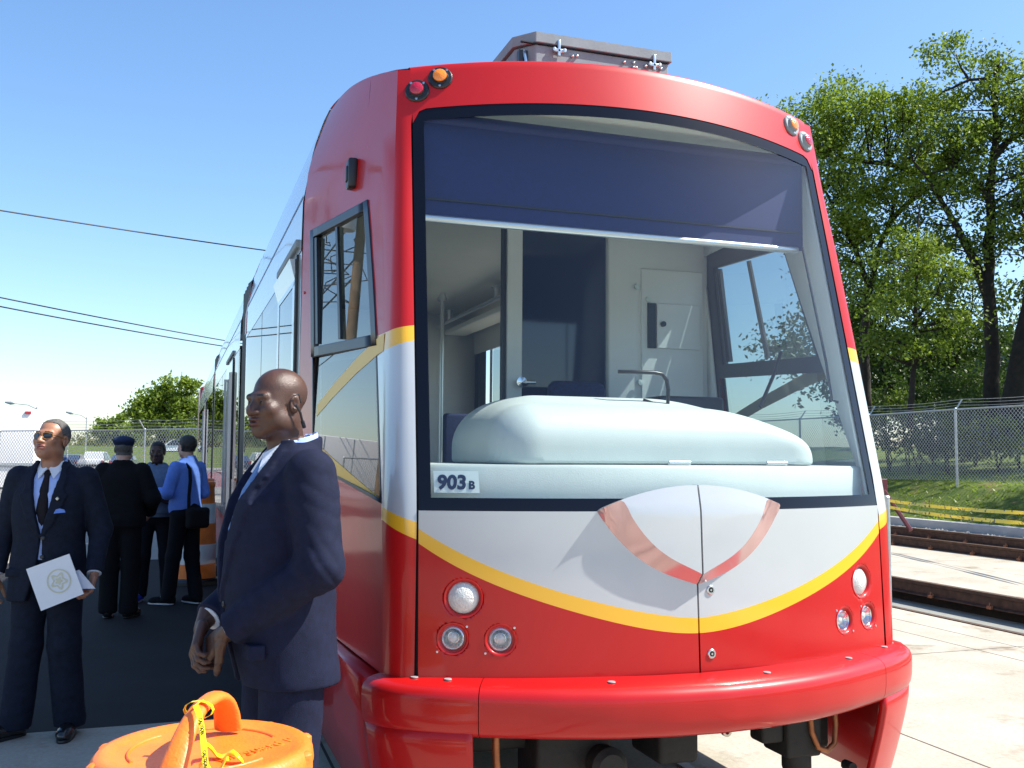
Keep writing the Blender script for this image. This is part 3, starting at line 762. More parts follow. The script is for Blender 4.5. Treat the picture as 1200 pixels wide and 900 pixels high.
# ---------------------------------------------------------------- white trailer
def trailer():
    p = at(40, 534, 42); x1 = p.x; y0 = p.y
    root = tag(empty('box_trailer', (x1-6, y0+1.3, 0)), 'plain white box trailer with a small red marker lamp at its top corner', 'trailer')
    b = MB(); b.bbox((x1-13, y0, 1.0),(x1, y0+2.5, 3.42), .04); b.build('box', M['trailer'], root, smooth=40)
    b = MB(); b.box((x1-13, y0-.02, 1.02),(x1-.02, y0-.003, 1.12)); b.build('bottom_rail', M['alum'], root)
    b = MB()
    for k in range(1,9): b.box((x1-.4-k*1.5, y0-.012, 1.14),(x1-.36-k*1.5, y0-.003, 3.38))
    b.build('panel_seam', M['alum'], root)
    b = MB(); b.bbox((x1-.42,y0-.05,3.20),(x1-.18,y0-.003,3.32),.015); b.build('marker_lamp', M['redlens'], root)
    b = MB(); b.box((x1-12.6,y0+.4,.7),(x1-.3,y0+2.1,.99)); b.build('chassis', M['underframe'], root)
    b = MB(); b.box((x1-12.5,y0+.05,.10),(x1-.5,y0+.09,.98)); b.build('side_skirt', M['trailer'], root)
    for dx in (1.2,2.5,10.8):
        for yy in (y0+.15, y0+2.1):
            b = MB(); b.lathe([(0,0),(.28,.0),(.5,.03),(.52,.12),(.5,.22),(0,.24)], 20, (x1-dx,yy,.52), (0,1,0)); b.build('wheel', M['tyre'], root, smooth=40)
trailer()

# ---------------------------------------------------------------- cars
def car(label, loc, yaw, paint, suv=False):
    root = tag(empty('parked_car', (0,0,0)), label, 'car', 'cars parked beyond the left fence')
    H = 1.68 if suv else 1.42; L = 4.5; W = .88
    if suv: prof = [(-2.2,.35),(-2.25,.75),(-2.18,.98),(-2.05,1.02),(-1.9,H-.08),(-1.5,H),(.3,H-.03),(1.05,1.06),(2.0,.92),(2.22,.7),(2.22,.35)]
    else: prof = [(-2.2,.32),(-2.25,.7),(-2.15,.95),(-1.55,1.0),(-.9,H-.03),(-.4,H),(.35,H-.04),(1.1,.98),(2.0,.85),(2.22,.65),(2.2,.32)]
    def width(z): return W*(1 - .17*max(0,(z-.95))/.6) * (1 if z > .5 else .96)
    b = MB(); n = len(prof)
    rows = [[(y, s*width(z)*k, z) for y, z in prof] for s, k in ((-1,.96),(-1,1),(1,1),(1,.96))]
    P = [[(x, y, z) for (y, x, z) in r] for r in rows]
    b.grid(P); b.add(P[0], [tuple(range(n))]); b.add(P[-1], [tuple(range(n-1,-1,-1))])
    b.build('body', paint, root, smooth=35, bevel=.03)
    z0, z1 = 1.02, H-.07
    ya, yb, yc, yd = (-1.95,-1.72,.25,.9) if suv else (-1.4,-.85,.25,.9)
    for s in (-1,1):
        for (q0,q1,q2,q3) in ((ya+.12,(ya+yd)/2-.05,(yb+yc)/2-.02,yb+.12),((ya+yd)/2+.03,yd-.05,yc-.02,(yb+yc)/2+.04)):
            b = MB(); b.add([(s*(width(z0)+.006),q0,z0),(s*(width(z0)+.006),q1,z0),(s*(width(z1)+.006),q2,z1),(s*(width(z1)+.006),q3,z1)],[(0,1,2,3)]); b.build('side_window', M['carglass'], root, solid=.01)
    for (yA,yB,nm,sg) in ((ya,yb,'rear_window',-1),(yd,yc,'windshield',1)):
        o = .02*sg
        b = MB(); b.add([(-.68,yA+o,z0+.03),(.68,yA+o,z0+.03),(.6,yB+o,z1),(-.6,yB+o,z1)],[(0,1,2,3)]); b.build(nm, M['carglass'], root, solid=.01)
    for sx in (-1,1):
        b = MB(); b.bbox((sx*.74-.12,-2.27,.72),(sx*.74+.12,-2.2,.93),.02); b.build('tail_light', M['redlens'], root)
        b = MB(); b.bbox((sx*.66-.16,2.1,.62),(sx*.66+.16,2.235,.76),.02); b.build('headlight', M['lampwhite'], root)
        for wy in (-1.35,1.38):
            b = MB(); b.lathe([(0,0),(.2,.0),(.31,.02),(.33,.1),(.31,.2),(0,.21)], 20, (sx*.71-(.1 if sx > 0 else .11)+.0,wy,.33), (1,0,0)); b.build('wheel', M['tyre'], root, smooth=40)
    b = MB(); b.bbox((-.86,-2.31,.38),(.86,-2.2,.6),.03); b.build('rear_bumper', M['black'] if suv else paint, root)
    b = MB(); b.box((-.25,-2.318,.62),(.25,-2.262,.74)); b.build('number_plate', M['reflective'], root)
    root.location = loc; root.rotation_euler = (0,0,yaw)
    return root
p = at(115,534,84); car('white hatchback seen from behind through the left fence', (p.x,p.y,0), R(-6), M['carwhite'], True)
p = at(84,534,80); car('dark blue car parked left of the white hatchback', (p.x,p.y,0), R(-6), M['carblue'])
p = at(146,534,82); car('dark car parked right of the white hatchback behind the man in the cap', (p.x,p.y,0), R(-6), M['carblue'])
p = at(60,534,86); car('silver car showing beside the collar of the man in sunglasses', (p.x,p.y,0), R(-6), M['carsilver'])
p = at(250,534,37.5); car('crimson car parked side on just behind the fence and the man in the blue shirt', (p.x,p.y,0), R(80), M['carred'])
p = at(205,521,115); car('pale car parked on the grassy rise far behind the crimson car', (p.x,p.y,1.5), R(84), M['carwhite'], True)

# brick building mirrored in the cab glass
bx, by = -24, 44
root = tag(empty('brick_building', (bx,by,0)), 'flat roofed red brick building off to the left, mirrored in the cab side glass', 'building')
b = MB(); b.box((bx-6,by-5,0),(bx+4,by+5,5.2)); b.build('wall', M['brick'], root)
b = MB(); b.bbox((bx-6.1,by-5.1,5.2),(bx+4.1,by+5.1,5.45),.03); b.build('parapet', M['curb'], root)
b = MB(); b.box((bx-2,by-2,5.45),(bx-1.5,by-1.5,6.3)); b.build('chimney', M['brick'], root)
for k in range(4):
    b = MB(); b.box((bx-4.9+k*2.3,by-5.03,2),(bx-3.7+k*2.3,by-5.003,3.6)); b.build('window', M['carglass'], root)
# grey house glimpsed between the trunks on the right
p = at(1212,430,62)
root = tag(empty('grey_building', (p.x,p.y,1.5)), 'grey flat roofed building glimpsed between the trunks at the right edge', 'building')
b = MB(); b.box((p.x-3.2,p.y-3,0),(p.x+6,p.y+5,at(1190,417,62).z)); b.build('wall', M['greybox'], root)
b = MB(); b.bbox((p.x-3.4,p.y-3.2,at(1190,417,62).z),(p.x+6.2,p.y+5.2,at(1190,417,62).z+.25),.02); b.build('roof_edge', M['curb'], root)
# ---------------------------------------------------------------- the streetcar
TRAM = tag(empty('streetcar', (0,1.0,0)), 'red and silver streetcar with yellow stripes and a huge raked windscreen, its cab end on', 'streetcar')
ip = np.interp
def e_(z): return .027*(z-.816)/.568 if z < 1.384 else .027+.243*(z-1.384)
def Yf(x, z): return e_(z) - .22*(1-(x/.99)**2)
def fp(x, z, o=0):       # point on the front surface, o metres outward
    yx = .44*x/.9801; yz = .0475 if z < 1.384 else .243
    n = Vector((yx,-1,yz)).normalized(); return tuple(Vector((x, Yf(x,z), z)) + n*o)
def fn(x, z):
    return Vector((.44*x/.9801, -1, .0475 if z < 1.384 else .243)).normalized()
def wA(z): return float(ip(z,[.8,1.384,2.967,3.147],[.992,.985,.945,.945]))
def ztop(x): return 3.016-.05*(x/.94)**2
def zh(x): return 3.203-.056*(x/.99)**2
CABY = 1.83
def zs(y):
    t = max(0,min(1,(y-.457)/(CABY-.457))); return 3.147+.293*(1-(1-t)**1.5)
def by_(z): return float(ip(z,[.8,1.4,3.147],[.10,.12,.457]))
def SP(y, z, s=-1, o=0):  # point on the side of the cab; s=-1 left
    x = 1.09+.0625*(y-.10)
    if z > 1.4: x -= .090*(z-1.4)*max(0,min(1,1-(y-.457)/1.373))*.76
    x -= float(ip(z,[2.6,2.92,3.10,3.22,3.36,3.44],[0,.004,.024,.056,.10,.135]))*max(0,min(1,(y-.457)/1.373))
    return (s*(x+o), y, z)
WC = {'rb':(1.45,1.53),'fb':(.146,1.404),'rm':(1.545,2.070),'fm':(.418,2.015),'rt':(1.655,2.722),'ft':(.715,2.660)}
def yf_(z): return float(ip(z,[.8,1.404,2.015,2.66,3.25],[.125,.146,.418,.715,.86]))
def yr_(z): return float(ip(z,[.8,1.53,2.07,2.722,3.4],[1.40,1.45,1.545,1.655,1.72]))
def lerp(a, b, t): return tuple(a[i]+(b[i]-a[i])*t for i in range(len(a)))
def bil(c00, c10, c01, c11, a, b): return lerp(lerp(c00,c10,a), lerp(c01,c11,a), b)

# -- painted cab shell
def zrow(k, a):          # row lines of the window grid, a = 0 rear .. 1 front
    return [.806, 1.53+(1.404-1.53)*a, 2.07+(2.015-2.07)*a, 2.722+(2.66-2.722)*a][k]
def cell(i, k, a, v):    # i=1 between the window's rear and front edges, i=2 behind it
    aa = a if i == 1 else 0
    z0 = zrow(k, aa); y = 1.0
    for _ in range(5):
        z1 = zs(y) if k == 3 else zrow(k+1, aa)
        z = z0+(z1-z0)*v
        y = yr_(z)+(yf_(z)-yr_(z))*a if i == 1 else CABY+(yr_(z)-CABY)*a
    return y, z
shell = MB()          # materials: 0 red 1 white 2 yellow
for s in (-1, 1):
    # pillar and the strip in front of the side window, banded by the stripes
    zr = [(.806,.806),(1.0,1.0),(1.2,1.2),(1.283,1.345),(1.343,1.392),(1.5,1.5),(1.7,1.7),(1.9,1.88),(2.006,1.978),(2.065,2.047),(2.25,2.25),(2.5,2.5),(2.66,2.66),(2.75,2.75),(2.9,2.9),(2.967,2.985),(3.03,3.05),(3.09,3.1),(3.147,3.147)]
    def bandmat(i): return 0 if i < 3 else 2 if i == 3 else 1 if i < 8 else 2 if i == 8 else 0
    P = []
    for i_, (za, zb) in enumerate(zr):
        gp = .005 if za < 2.95 else -.002; A = Vector((s*(wA(za)+gp), Yf(wA(za)+gp, za), za)); Bp = Vector(SP(by_(zb), zb, s))
        row = []
        nA = Vector((s*.35,-.93,.1)); 
        for k in range(7):
            t = k/6; p = A.lerp(Bp, t); d = Vector((Bp.y-A.y, -abs(Bp.x-A.x), 0)); d = Vector((s*abs(Bp.y-A.y), -abs(Bp.x-A.x), 0))
            d = d.normalized()*.022*4*t*(1-t)*min(1,(Bp-A).length/.1)*max(0,min(1,(3.05-za)/.5)) if d.length > 1e-6 else Vector()
            row.append(tuple(p+d))
        for k in (1,2):
            yy = by_(zb)+(yf_(zb)-by_(zb))*k/2
            if i_ == len(zr)-1:
                yy = by_(zb)+(yf_(zs(.86))-by_(zb))*k/2; row.append(SP(yy, zs(yy), s))
            else: row.append(SP(yy, zb, s))
        P.append(row)
    shell.grid(P, mat=lambda i, j: bandmat(i), flip=(s > 0))
    # inner return of the pillar along the glass
    for (i, k) in ((1,0),(1,3),(2,0),(2,1),(2,2),(2,3)):
        N = 12; shell.grid([[SP(*cell(i,k,u/N,v/N), s) for v in range(N+1)] for u in range(N+1)], 0, flip=(s < 0))
# header above the glass, rounded lower corners
xs = [-.945+1.89*i/72 for i in range(73)]
def zlow(x):
    a = abs(x); return ztop(x) - ((.06-math.sqrt(max(0,.0036-(a-.885)**2))) if a > .885 else 0)
P = []
for x in xs:
    z0, z1 = zlow(x), zh(x)
    P.append([(x, Yf(x,z0)+.03, z0)] + [(x, Yf(x,z0+(z1-z0)*k/8), z0+(z1-z0)*k/8) for k in range(9)] + [(x, Yf(x,z1)+.006, z1+.007), (x, Yf(x,z1)+.018, z1+.012), (x, Yf(x,z1)+.045, z1+.018)])
shell.grid(P, 0)
# roof of the cab from the header back
roof = MB(); P = []
for i in range(49):
    u = -1+2*i/48; row = []
    x0 = .99*u; z0 = zh(x0)+.014; y0 = Yf(x0, z0)+.030
    for k in range(15):
        t = k/14; y = y0+(CABY-y0)*t; x = x0+(1.07*u-x0)*t
        z1 = 3.44+.07*(1-u*u)
        row.append((x, y, z0+(z1-z0)*(1-(1-t)**1.5)))
    P.append(row)
roof.grid(P, 0); roof.build('cab_roof', M['red'], TRAM, smooth=60)
shell.build('cab_shell', [M['red'],M['white'],M['yellow']], TRAM, smooth=32)
b = MB()                 # dark seal round the windscreen and between pillar and hatch
for s in (-1,1):
    P = []
    for z in np.linspace(.8,3.0,40):
        w = wA(z); P.append([(s*(w-.012), Yf(w-.012,z)+.002+ (.014 if z < 1.384 else .004), z),(s*(w+.008), Yf(w+.008,z)+.022, z)])
    b.grid(P)
b.build('windscreen_seal', M['dark'], TRAM)
# lining behind the shell so nothing shows through
# -- windscreen
def wsx(z): return wA(z)-.003
P = []
zz = np.linspace(1.372, 3.03, 44)
for z in zz: P.append([fp(u*wsx(min(z,2.967)), z, -.006) for u in np.linspace(-1,1,41)])
ws = MB(); ws.grid(P); WS = ws.build('windscreen', M['windscreen'], TRAM, smooth=180)
b = MB()
def inner(u_):           # inner outline of the frit, param around; returns list of (x,z)
    pass
zb = 1.430; rows = []
N = 120; outer = []; innr = []
def zin_top(x): return ztop(x)-.052
def contour(w_of, zlo, ztopf, r):
    pts = []
    for k in range(41):
        u = -1+2*k/40; pts.append((u*w_of(zlo), zlo))
    for k in range(1,41):
        z = zlo+(ztopf(w_of(2.9))-zlo)*k/40; pts.append((w_of(z), z))
    for k in range(1,40):
        u = 1-2*k/40; x = u*w_of(2.95); pts.append((x, ztopf(x)))
    for k in range(0,40):
        z = zlo+(ztopf(w_of(2.9))-zlo)*(1-k/40); pts.append((-w_of(z), z))
    return pts
oc = contour(lambda z: wA(z)-.001, 1.374, lambda x: ztop(x)+.012, 0)
ic = contour(lambda z: wA(z)-.042, zb, lambda x: ztop(x)-.052, 0)
n = len(oc); v = []
for p, q in zip(oc, ic): v += [fp(p[0],p[1],-.003), fp(lerp(p,q,.5)[0],lerp(p,q,.5)[1],-.003), fp(q[0],q[1],-.003)]
f = []
for k in range(n):
    k2 = (k+1) % n
    for j in (0,1): f.append((3*k+j, 3*k2+j, 3*k2+j+1, 3*k+j+1))
b.add(v, f); b.build('frit_border', M['frit'], WS, smooth=60)

# -- nose hatches with the raised shield, stripes and lamp recesses
UPX = [0,.16,.32,.5,.68,.80,.90,.985]; UPZ = [1.0,1.02,1.05,1.10,1.163,1.215,1.265,1.322]
LOX = UPX; LOZ = [.947,.964,.994,1.045,1.110,1.160,1.210,1.272]
OX = [0,.06,.191,.316,.378]; OZ = [1.119,1.136,1.194,1.298,1.384]
IX = [0,.059,.157,.246,.290]; IZ = [1.158,1.185,1.244,1.336,1.414]
def zc(x): return 1.384 if x > .378 else 1.469-.085*(x/.378)**2
LAMPS = [(.838,1.082,.052,.066),(.873,.943,.040,.053),(.716,.940,.040,.053)]
def spline_ip(x, X, Z):
    k = np.polyfit(X, Z, 4 if len(X) > 5 else 3); return float(np.polyval(k, x))
def recess(x, z):
    d = 0
    for lx, lz, r, rr in LAMPS:
        q = math.hypot(x-lx, z-lz)
        d = max(d, .042*max(0,min(1,(rr-q)/.012)))
    return d
for s, nm in ((-1,'left'),(1,'right')):
    X = [.0035] + [x for x in np.arange(.012,.37,.012)] + [.378] + [x for x in np.arange(.385,.985,.0062)] + [.984]
    P = []; bands = [8,8,26,10,14]
    for x in X:
        lo, up = spline_ip(x,LOX,LOZ), spline_ip(x,UPX,UPZ)
        zt = zc(x)
        if x < .378: zo = min(spline_ip(x,OX,OZ), zt); zi = min(spline_ip(x,IX,IZ) if x < .29 else zt, zt)
        else: zo = zi = zt
        if x >= .378:
            tt = min(1,(x-.378)/.3); tt = tt*tt*(3-2*tt); zo = zt-(zt-up)*.4*tt; zi = zt-(zt-up)*.2*tt
        zi = min(max(zi, zo+.0006), zt-.0002); zo = min(zo, zi-.0004)
        lv = [.808, lo, up, zo, zi, zt]; row = []
        nb = [40, 6, 18, 6, 14]
        for k in range(5):
            for j in range(nb[k]): row.append(lv[k]+(lv[k+1]-lv[k])*j/nb[k])
        row.append(zt)
        pr = []
        for z in row:
            h = 0
            if x < .378:
                h = .040*max(0,min(1,(z-zo)/max(1e-4,(zi-zo))))*min(1,(.381-x)/.03)
            h -= recess(x, z)
            q = Vector(fp(x, z, h)); pr.append((s*q.x, q.y, q.z))
        last = pr[-1]; pr.append((last[0], last[1]+.03, last[2]-.004))   # returned top lip
        first = pr[0]; pr.insert(0, (first[0], first[1]+.03, first[2]))
        P.append(pr)
    ends = [(p[0], p[1]+.03, p[2]) for p in P[0]]
    P.insert(0, ends)
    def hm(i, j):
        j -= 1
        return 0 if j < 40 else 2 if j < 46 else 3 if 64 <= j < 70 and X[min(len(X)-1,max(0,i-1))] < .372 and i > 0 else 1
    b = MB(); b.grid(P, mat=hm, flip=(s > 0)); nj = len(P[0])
    H = b.build('front_hatch', [M['red'],M['white'],M['yellow'],M['beveltint']], TRAM, smooth=38, fix=False)
    bm = bmesh.new(); bm.from_mesh(H.data); bm.verts.ensure_lookup_table()
    for j in (1+64, 1+70):
        for i in range(1, len(P)-1):
            if X[i-1] > .385: break
            e = bm.edges.get((bm.verts[i*nj+j], bm.verts[(i+1)*nj+j]))
            if e: e.smooth = False
    bm.to_mesh(H.data); bm.free()
    for k, (lx, lz, r, rr) in enumerate(LAMPS):
        rim = MB(); ro_ = Vector(fp(lx,lz,0)); ro_.x *= s; ra_ = fn(lx,lz); ra_.x *= s; rim.lathe([(rr-.019,-.036),(rr-.011,-.012),(rr-.007,-.003),(rr-.002,.0008),(rr+.002,.0008),(rr+.004,-.003)],40,ro_,ra_)
        o = Vector(fp(lx, lz, -.040)); o.x *= s; ax = fn(lx, lz); ax.x *= s
        if k == 0:
            b = MB(); b.lathe([(r+.004,.0),(r+.004,.024),(r,.027),(r*.99,.030),(r*.7,.041),(r*.3,.046),(0,.047)], 36, o, ax)
            L = b.build('headlight', M['lampwhite'], TRAM, smooth=40)
            b = MB(); b.lathe([(r+.012,.004),(r+.012,.02),(r+.004,.026),(r+.003,.0)], 36, o, ax); b.build('gasket', M['black'], L, smooth=30); rim.build('rim', M['red'], L, smooth=50)
        else:
            b = MB(); b.lathe([(r+.002,.0),(r+.002,.030),(r-.003,.033),(r-.006,.030),(r*.72,.012),(r*.5,.003),(0,.002)], 36, o, ax)
            L = b.build('fog_light', M['chrome'], TRAM, smooth=30)
            b = MB(); b.lathe([(r*.42,.004),(r*.45,.012),(r*.36,.019),(r*.2,.023),(0,.024)], 24, o, ax); b.build('projector', M['lampwhite'], L, smooth=40)
            b = MB(); b.lathe([(r-.004,.029),(r*.6,.036),(0,.038)], 36, o, ax); b.build('lens', M['clearlens'], L, smooth=60)
            b = MB()
            for dx, dz in ((-.047,.042),(.05,-.045)):
                q = Vector(fp(lx+dx, lz+dz, 0)); q.x *= s; b.lathe([(.0045,0),(.004,.002),(0,.003)], 8, q, ax)
            b.build('screw', M['steel'], L, smooth=60); rim.build('rim', M['red'], L, smooth=50)
b = MB()
for x, z in ((.052,1.098),(.048,.872)):
    pass
for x, z in ((.052,1.098),(.048,.872)):
    o = fp(x, z, .0); ax = fn(x, z); b = MB()
    b.lathe([(.017,0),(.017,.003),(.015,.005),(.010,.005),(.009,.002),(.005,.002),(.004,.006),(0,.006)], 20, o, ax, mat=[0,0,0,0,1,1,0,0])
    b.build('hatch_lock', [M['steel'],M['black']], TRAM, smooth=30)
b = MB(); b.grid([[fp(u*.98, z, -.075) for u in np.linspace(-1,1,13)] for z in (.79,1.0,1.2,1.36)]); b.build('hatch_backing', M['dark'], TRAM)

# -- roof marker lamps
for s in (-1,1):
    for (x, z, m_) in ((.833,3.106,'amber'),(.923,3.048,'redlens')):
        o = Vector(fp(x, z, .0)); o.x *= s; ax = fn(x, z); ax.x *= s
        b = MB(); b.lathe([(.029,.008),(.029,.020),(.027,.026),(.018,.030),(0,.032)], 28, o, ax); L = b.build('marker_lamp', M[m_], TRAM, smooth=40)
        b = MB(); b.lathe([(.050,-.004),(.050,.005),(.046,.010),(.034,.011),(.030,.022),(.028,.022),(.028,.004)], 32, o, ax); b.build('bezel', M['black'] if s < 0 else M['greybox'], L, smooth=30)
        b = MB(); a = Vector((0,0,1)); a = (a-ax*a.dot(ax)).normalized(); c = ax.cross(a)
        for th in (40,180,320):
            q = o+ax*.010+(a*math.cos(R(th))+c*math.sin(R(th)))*.040; b.lathe([(.006,0),(.005,.003),(0,.004)], 8, q, ax)
        b.build('screw', M['steel'], L, smooth=50)

# -- bumper: three sections swept round the nose
BP = [(0,-.405),(.2,-.393),(.4,-.357),(.6,-.297),(.8,-.213),(.92,-.155),(1.01,-.10),(1.08,-.05),(1.13,.0),(1.155,.05),(1.165,.09)]
def bpt(u):               # signed x parameter by arc fraction -1..1
    L = [0]
    for p, q in zip(BP[:-1],BP[1:]): L.append(L[-1]+math.dist(p,q))
    a = abs(u)*L[-1]; x = float(ip(a,L,[p[0] for p in BP])); y = float(ip(a,L,[p[1] for p in BP]))
    return (x if u >= 0 else -x), y, L[-1]
# smooth the path by resampling with averaging
US = np.linspace(0,1,61); raw = np.array([bpt(u)[:2] for u in US])
for _ in range(6): raw[1:-1] = .25*raw[:-2]+.5*raw[1:-1]+.25*raw[2:]; raw[0] = (0, raw[0][1])
def path(u):
    a = abs(u); return Vector((math.copysign(float(ip(a,US,raw[:,0])),u), float(ip(a,US,raw[:,1])), 0))
SEC = [(-.17,.812),(-.10,.812),(-.045,.806),(-.022,.798),(-.008,.785),(-.001,.768),(.0,.745),(-.001,.70),(-.006,.668),(-.016,.648),(-.034,.636),(-.07,.632),(-.13,.632)]
UJ = float(ip(.825, raw[:,0], US))
for (u0, u1) in ((-1,-UJ),(-UJ,UJ),(UJ,1)):
    P = []; g = .0011
    n = 40 if u0 < 0 < u1 else 24
    for k in range(n+1):
        u = (u0+g)+(u1-u0-2*g)*k/n if True else 0
        p = path(u); q = path(min(1,u+.01))-path(max(-1,u-.01)); t = q.normalized(); nrm = Vector((t.y,-t.x,0))
        P.append([tuple(p+nrm*d+Vector((0,0,z))) for d, z in SEC])
    b = MB(); b.grid(P, close=False)
    for row in (P[0], P[-1]): b.add(row, [tuple(range(len(row)))])
    B_ = b.build('bumper_section', M['red'], TRAM, smooth=40)
    c = MB()
    for uu in ((-.30,.18,.55) if u0 < 0 < u1 else ((u0+u1)/2-.02,(u0+u1)/2+.08)):
        uu = max(min(uu, u1-.02), u0+.02)
        p = path(uu); q = path(min(1,uu+.01))-path(max(-1,uu-.01)); t = q.normalized(); nrm = Vector((t.y,-t.x,0))
        o = p-nrm*.085+Vector((0,0,.8115)); c.lathe([(.014,0),(.013,.003),(0,.004)], 14, o)
    c.build('cover_cap', M['greycap'], B_, smooth=50)
# -- lower skirts under the bumper and along the sides
for s in (-1,1):
    P = []
    us = np.linspace(float(ip(.845, raw[:,0], US)), 1, 22)
    for u in us:
        p = path(u); q = path(min(1,u+.01))-path(u-.01); t = q.normalized(); nrm = Vector((t.y,-t.x,0))
        row = []
        for k in range(9):
            z = .66-.055*k; ins = .014+.085*max(0,(.62-z)/.35)**1.2
            r = p-nrm*ins; row.append((s*r.x, r.y, z))
        P.append(row)
    b = MB(); b.grid(P); b.build('corner_skirt', M['red'], TRAM, smooth=50, solid=.025)
    prof = [(1.06,.799),(1.150,.799),(1.163,.790),(1.166,.77),(1.155,.68),(1.115,.61),(1.095,.45),(1.07,.22)]
    P = [[(s*(x+.02*float(ip(y,[.12,1.83],[0,1]))), y, z) for x, z in prof] for y in (.10,.5,1.0,1.83)]
    b = MB(); b.grid(P); b.build('side_skirt', M['red'], TRAM, smooth=40, solid=.02)
# -- cab side windows
def ringq(c00,c10,c01,c11, a0,a1,b0,b1, s, o, n=10, lo=(0,0), hi=(1,1)):
    mb = MB()
    def pt(a,b_): return SP(*bil(c00,c10,c01,c11,a,b_), s, o)
    def strip(A0,A1,B0,B1):
        mb.grid([[pt(A0+(A1-A0)*i/n, B0+(B1-B0)*j/n) for j in range(n+1)] for i in range(n+1)])
    strip(lo[0],a0,lo[1],hi[1]); strip(a1,hi[0],lo[1],hi[1]); strip(a0,a1,lo[1],b0); strip(a0,a1,b1,hi[1])
    return mb, pt
for s in (-1,1):
    c = (WC['rm'],WC['fm'],WC['rt'],WC['ft'])
    mb = MB()
    def pt(a,b_,o=0,c=c,s=s): return SP(*bil(c[0],c[1],c[2],c[3],a,b_), s, o)
    N = 12
    def flat(c, o):
        pts = [Vector(SP(*q, s, o)) for q in (c[0],c[1],c[3],c[2])]
        A_ = np.array([[p.y,p.z,1] for p in pts]); k_ = np.linalg.lstsq(A_, np.array([p.x for p in pts]), rcond=None)[0]
        return lambda y, z, e=0: (float(k_[0]*y+k_[1]*z+k_[2])+s*e, y, z)
    fl = flat(c, -.012); q4 = [fl(*q) for q in (c[0],c[1],c[3],c[2])]
    mb.add(q4, [(0,1,2,3)]); W = mb.build('side_window', M['cabglass'], TRAM)
    mb,_ = ringq(*c, 0.055,.945,.065,.945, s, .006, lo=(-.01,-.01), hi=(1.01,1.01)); mb.build('frame', M['black'], W, smooth=60, solid=.03)
    mb = MB(); mb.grid([[SP(*bil(*c,.47+.035*i,.085+.845*j/10), s, .004) for j in range(11)] for i in range(2)]); mb.build('sash_bar', M['black'], W, solid=.012)
    mb = MB(); mb.grid([[SP(*bil(*c,.075+.04*i,.085+.845*j/10), s, .004) for j in range(11)] for i in range(2)]); mb.build('sash_bar', M['black'], W, solid=.02)
    mb,_ = ringq(*c, .05,.95,.06,.95, s, -.035, lo=(-.10,-.06), hi=(1.12,1.10)); mb.build('inner_frame', M['black'], W, smooth=60)
    c2 = (WC['rb'],WC['fb'],WC['rm'],WC['fm'])
    mb,_ = ringq(*c2, .012,.985,.02,.985, s, -.035, lo=(-.08,-.06), hi=(1.03,1.0)); mb.build('inner_frame', M['black'], W, smooth=60)
    fl2 = flat(c2, -.006); mb = MB(); mb.add([fl2(*q) for q in (c2[0],c2[1],c2[3],c2[2])], [(0,1,2,3)])
    W2 = mb.build('lower_window', M['cabglass'], TRAM)
    mb,_ = ringq(*c2, .012,.985,.02,.985, s, .002, lo=(0,0), hi=(1,1)); mb.build('frame', M['black'], W2, smooth=60, solid=.01)
    for pts in (((.30,2.045,1.975),(.37,2.040,1.970),(.7,1.985,1.918),(1.1,1.90,1.837),(1.50,1.80,1.742)), ((.17,1.408,1.345),(.30,1.432,1.385),(.6,1.487,1.425),(.95,1.552,1.478),(1.2,1.60,1.522),(1.45,1.655,1.575))):
        mb = MB(); rows = []
        for i in range(len(pts)-1):
            for k in range(5):
                y,a,b_ = lerp(pts[i],pts[i+1],k/5); rows.append([fl2(y,b_+(a-b_)*j/3, .0015) for j in range(4)])
        mb.grid(rows); mb.build('stripe', M['decal'], W2)
    if s < 0:
        p = SP(.94,2.84, s, 0); b = MB(); b.bbox((p[0]-.035,.905,2.77),(p[0]+.01,.985,2.905),.012); b.bbox((p[0]-.042,.925,2.80),(p[0]-.03,.965,2.87),.005); b.build('door_camera', M['black'], TRAM, smooth=40)
b = MB(); b.lathe([(.012,0),(.012,.02),(.007,.03),(0,.035)], 10, (-1.03,1.25,3.32)); b.build('roof_stud', M['black'], TRAM, smooth=40)

# -- roof equipment box
rb = MB(); zb0, zl, zt0 = 3.36, 3.685, 3.745
f = [(-.20,1.30),(-.12,1.20),(.64,1.20),(.64,3.4),(-.20,3.4)]
rb.prism([(p[0],p[1]) for p in f], 'z', zb0, zl)
RB = rb.build('roof_box', M['greybox'], TRAM, bevel=.006)
f2 = [(-.215,1.295),(-.125,1.185),(.655,1.185),(.655,3.42),(-.215,3.42)]
b = MB(); b.prism(f2, 'z', zl+.006, zt0); b.add([(p[0],p[1],zt0) for p in f2]+[(.2,1.35,zt0+.012),(.2,3.3,zt0+.012)], [(0,1,5),(1,2,5),(2,3,6,5),(3,4,6),(4,0,5,6)]); b.build('lid', M['greybox'], RB, bevel=.004)
b = MB(); b.box((-.20,1.19,zl),(.64,1.21,zl+.006)); b.build('lid_gasket', M['dark'], RB)
for x in (.0,.545):
    b = MB(); b.bbox((x-.008,1.172,3.63),(x+.008,1.19,3.715),.003); b.bbox((x-.03,1.172,3.65),(x+.03,1.19,3.668),.004); b.lathe([(.010,0),(.010,.01),(0,.012)],10,(x-.028,1.176,3.66),(0,-1,0)); b.lathe([(.010,0),(.010,.01),(0,.012)],10,(x+.028,1.176,3.66),(0,-1,0))
    b.build('latch', M['steel'], RB, smooth=40)
b = MB()
for x, z in ((.08,3.645),(.105,3.65),(.375,3.655),(.43,3.66),(.43,3.635),(.445,3.635),(.50,3.65),(.59,3.65)):
    b.lathe([(.008,0),(.008,.012),(.004,.016),(0,.017)], 10, (x,1.199,z), (0,-1,0))
b.build('bolt', M['steel'], RB, smooth=40)
